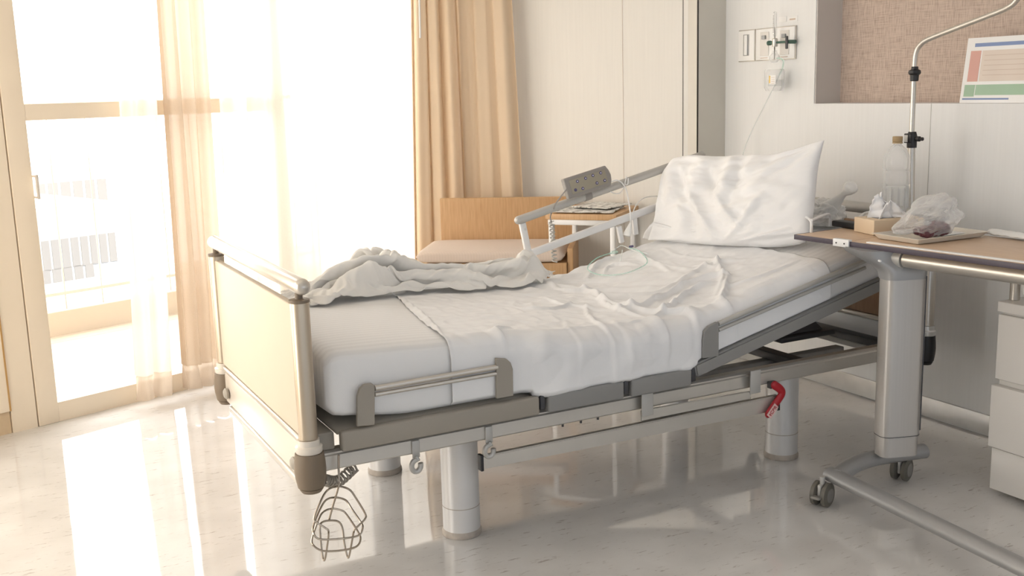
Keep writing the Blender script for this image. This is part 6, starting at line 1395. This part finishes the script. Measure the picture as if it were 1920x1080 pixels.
bm = BM(); add_tube(bm, [c, V((XO, q.y, c.z))], .005, 12); add_tube(bm, [V((XO, q.y, c.z)), V((HW - .014, q.y, c.z))], .009, 14); obj('probe', bm, M['green_dark'], fm)
bm = BM(); add_box(bm, (XO - .01, q.y - .007, c.z - .032), (XO - .002, q.y + .007, c.z + .026), .003); obj('grip_plate', bm, M['dark'], fm)
# humidifier jar and tube
c2 = f2_(1452, 110)
bm = BM(); add_lathe(bm, [(.0, -.03), (.050, -.031), (.056, -.040), (.056, -.115), (.046, -.130), (0, -.131)], V((XO, f2_(1453, 100).y, f2_(1453, 117).z)), UZ, 24, sx=.7, sy=1); add_lathe(bm, [(.010, .026), (.013, .012), (.020, .006), (.024, -.002), (.024, -.016), (.012, -.03)], c2 + UZ * .012, UZ, 24)
obj('humidifier_jar', bm, M['water_bottle'], fm)
bm = BM(); q = f2_(1457, 137); 
add_lathe(bm, [(0, 0), (.0275, 0), (.0285, .004), (.0285, .028), (0, .03)], V((XO, c2.y, c2.z - .125)), UZ, 24, sx=1.3, sy=1.8); obj('water', bm, M['water'], fm)
lq = f2_(1462, 153)
bm = BM(); add_box(bm, (XO - .043, lq.y - .020, lq.z - .012), (XO - .041, lq.y + .024, lq.z + .030), .0004); lb_ = obj('jar_label', bm, M['white_plastic'], fm)
bm = BM(); add_box(bm, (XO - .0442, lq.y + .016, lq.z - .006), (XO - .0432, lq.y + .024, lq.z + .028)); obj('label_band', bm, M['yellow'], lb_)
bm = BM()
for k in range(4): add_box(bm, (XO - .0442, lq.y - .014, lq.z - .008 + k * .009), (XO - .0432, lq.y + .008, lq.z - .0065 + k * .009))
obj('label_print', bm, M['ink_pale'], lb_)
tubeo('green_tube', smooth_path([f2_(1456, 109), f2_(1464, 110), f2_(1469, 115), f2_(1467, 128), f2_(1461, 140)], 6), .0032, M['green_tube'], fm, 8)
tubeo('oxygen_line', smooth_path([f2_(1461, 140), f2_(1450, 165), f2_(1430, 205), f2_(1410, 245), atx(1396, 280, XO - .04), atx(1388, 310, XO - .12)], 6), .0022, M['clear_tube'], fm, 8)

# ------------------------------------------------------------------ printed card on the niche ledge
cb0 = V((HW + .012, atx(1799, 189, HW + .012).y, NB + .001)); ctop = aty(1816, 72, cb0.y)
lean_d = V((ctop.x - cb0.x, 0, ctop.z - cb0.z)); Hc = lean_d.length; lean_d.normalize()
if lean_d.x > .5: lean_d = V((.18, 0, .98)).normalized()
lean_d = V((min(.28, max(.05, lean_d.x)), 0, 1)).normalized()
cd_ = V((0, -1, 0)); cnn = lean_d.cross(cd_).normalized()
if cnn.x > 0: cnn = -cnn
Wc = .36
card = thing('printed_card', 'printed card with red, beige and green blocks leaning in the niche', 'card', cb0 + cd_ * Wc / 2)
def cpos(a, b_, o=0.0): return cb0 + cd_ * (a * Wc) + lean_d * (b_ * Hc) + cnn * o
def cbox(nm, a0, a1, b0, b1, m, o=.0004, th=.0006, par=None, skew=0.0):
    bm = BM(); pts = [cpos(a0, b0, o), cpos(a1, b0, o), cpos(a1 + skew, b1, o), cpos(a0 + skew, b1, o)]; add_prism(bm, pts, cnn * th); return obj(nm, bm, m, par or card)
cbox('sheet', 0, 1, 0, 1, M['white_plastic'], -.002, .0023)
cbox('blue_band', .10, .98, .86, .915, M['blue']); cbox('red_block', .06, .19, .33, .80, M['salmon']); cbox('beige_block', .205, .98, .33, .80, M['beige_print'])
cbox('green_block', .04, .17, .10, .28, M['green_print']); cbox('green_band', .18, .98, .12, .28, M['green_print'])
for k in range(5): cbox('text_line', .24, .85, .42 + k * .075, .428 + k * .075, M['ink_pale'], .0012, .0003)
cbox('blue_swash', .03, .6, .05, .075, M['blue'])

# ================================================================== LIGHT
world = bpy.data.worlds.new('sky'); SC.world = world; world.use_nodes = True; nt = world.node_tree; nt.nodes.clear(); L = nt.links.new
out = nt.nodes.new('ShaderNodeOutputWorld'); bg = nt.nodes.new('ShaderNodeBackground'); L(bg.outputs[0], out.inputs['Surface'])
tc = nt.nodes.new('ShaderNodeTexCoord'); sep = nt.nodes.new('ShaderNodeSeparateXYZ'); L(tc.outputs['Generated'], sep.inputs[0])
dt = nt.nodes.new('ShaderNodeVectorMath'); dt.operation = 'DOT_PRODUCT'; dt.inputs[1].default_value = tuple(WN); L(tc.outputs['Generated'], dt.inputs[0])
rp = emat_ramp(nt, [(0.47, (0.122, 0.135, 0.154)), (0.55, (1.0, 0.985, 0.965))]); mr = nt.nodes.new('ShaderNodeMapRange'); mr.inputs['From Min'].default_value = -1; mr.inputs['From Max'].default_value = 1
L(dt.outputs['Value'], mr.inputs['Value']); L(mr.outputs[0], rp.inputs['Fac']); L(rp.outputs[0], bg.inputs['Color'])
bg.inputs['Strength'].default_value = 5.2
sun = bpy.data.lights.new('sun', 'SUN'); sun.energy = 4.0; sun.angle = .02; sun.color = (1.0, .95, .88)
so = bpy.data.objects.new('sun', sun); COL.objects.link(so); so.rotation_euler = (WN * math.cos(.75) - UZ * math.sin(.75)).to_track_quat('-Z', 'Y').to_euler()
def area(name, loc, target, sx, sy, power, color):
    l = bpy.data.lights.new(name, 'AREA'); l.shape = 'RECTANGLE'; l.size = sx; l.size_y = sy; l.energy = power; l.color = color
    o = bpy.data.objects.new(name, l); COL.objects.link(o); o.location = V(loc); d = V(target) - V(loc); o.rotation_euler = d.to_track_quat('-Z', 'Y').to_euler(); return o
area('window_daylight', wp(1.3, 1.3, 0.35), wp(1.3, 0.6, -2.5), 2.6, 2.2, 46, (0.98, 0.99, 1.0))
area('added_warm_fill_left', wp(-1.45, 1.2, 0.30), wp(-.6, 0.7, -2.5), 1.3, 2.0, 20, (1.0, 0.76, 0.48))  # added warm lamp, out of view, to warm the left side
area('added_warm_fill_side', (-1.62, 3.2, 1.25), (0.3, 4.6, 0.8), 1.5, 1.9, 19, (1.0, 0.80, 0.54))  # added lamp, out of view, throwing warm light on frames and floor

SC.view_settings.view_transform = 'Standard'; SC.view_settings.look = 'None'; SC.view_settings.gamma = 1; SC.view_settings.use_curve_mapping = False
SC.view_settings.exposure = 0.14

cam = bpy.data.cameras.new('camera'); co = bpy.data.objects.new('camera', cam); COL.objects.link(co); SC.camera = co
cam.sensor_width = 36; cam.lens = F / 1920 * 36; cam.clip_start = .05; cam.clip_end = 200
m3 = Matrix(ROT.tolist()); m4 = m3.to_4x4(); m4.translation = V(CAM); co.matrix_world = m4
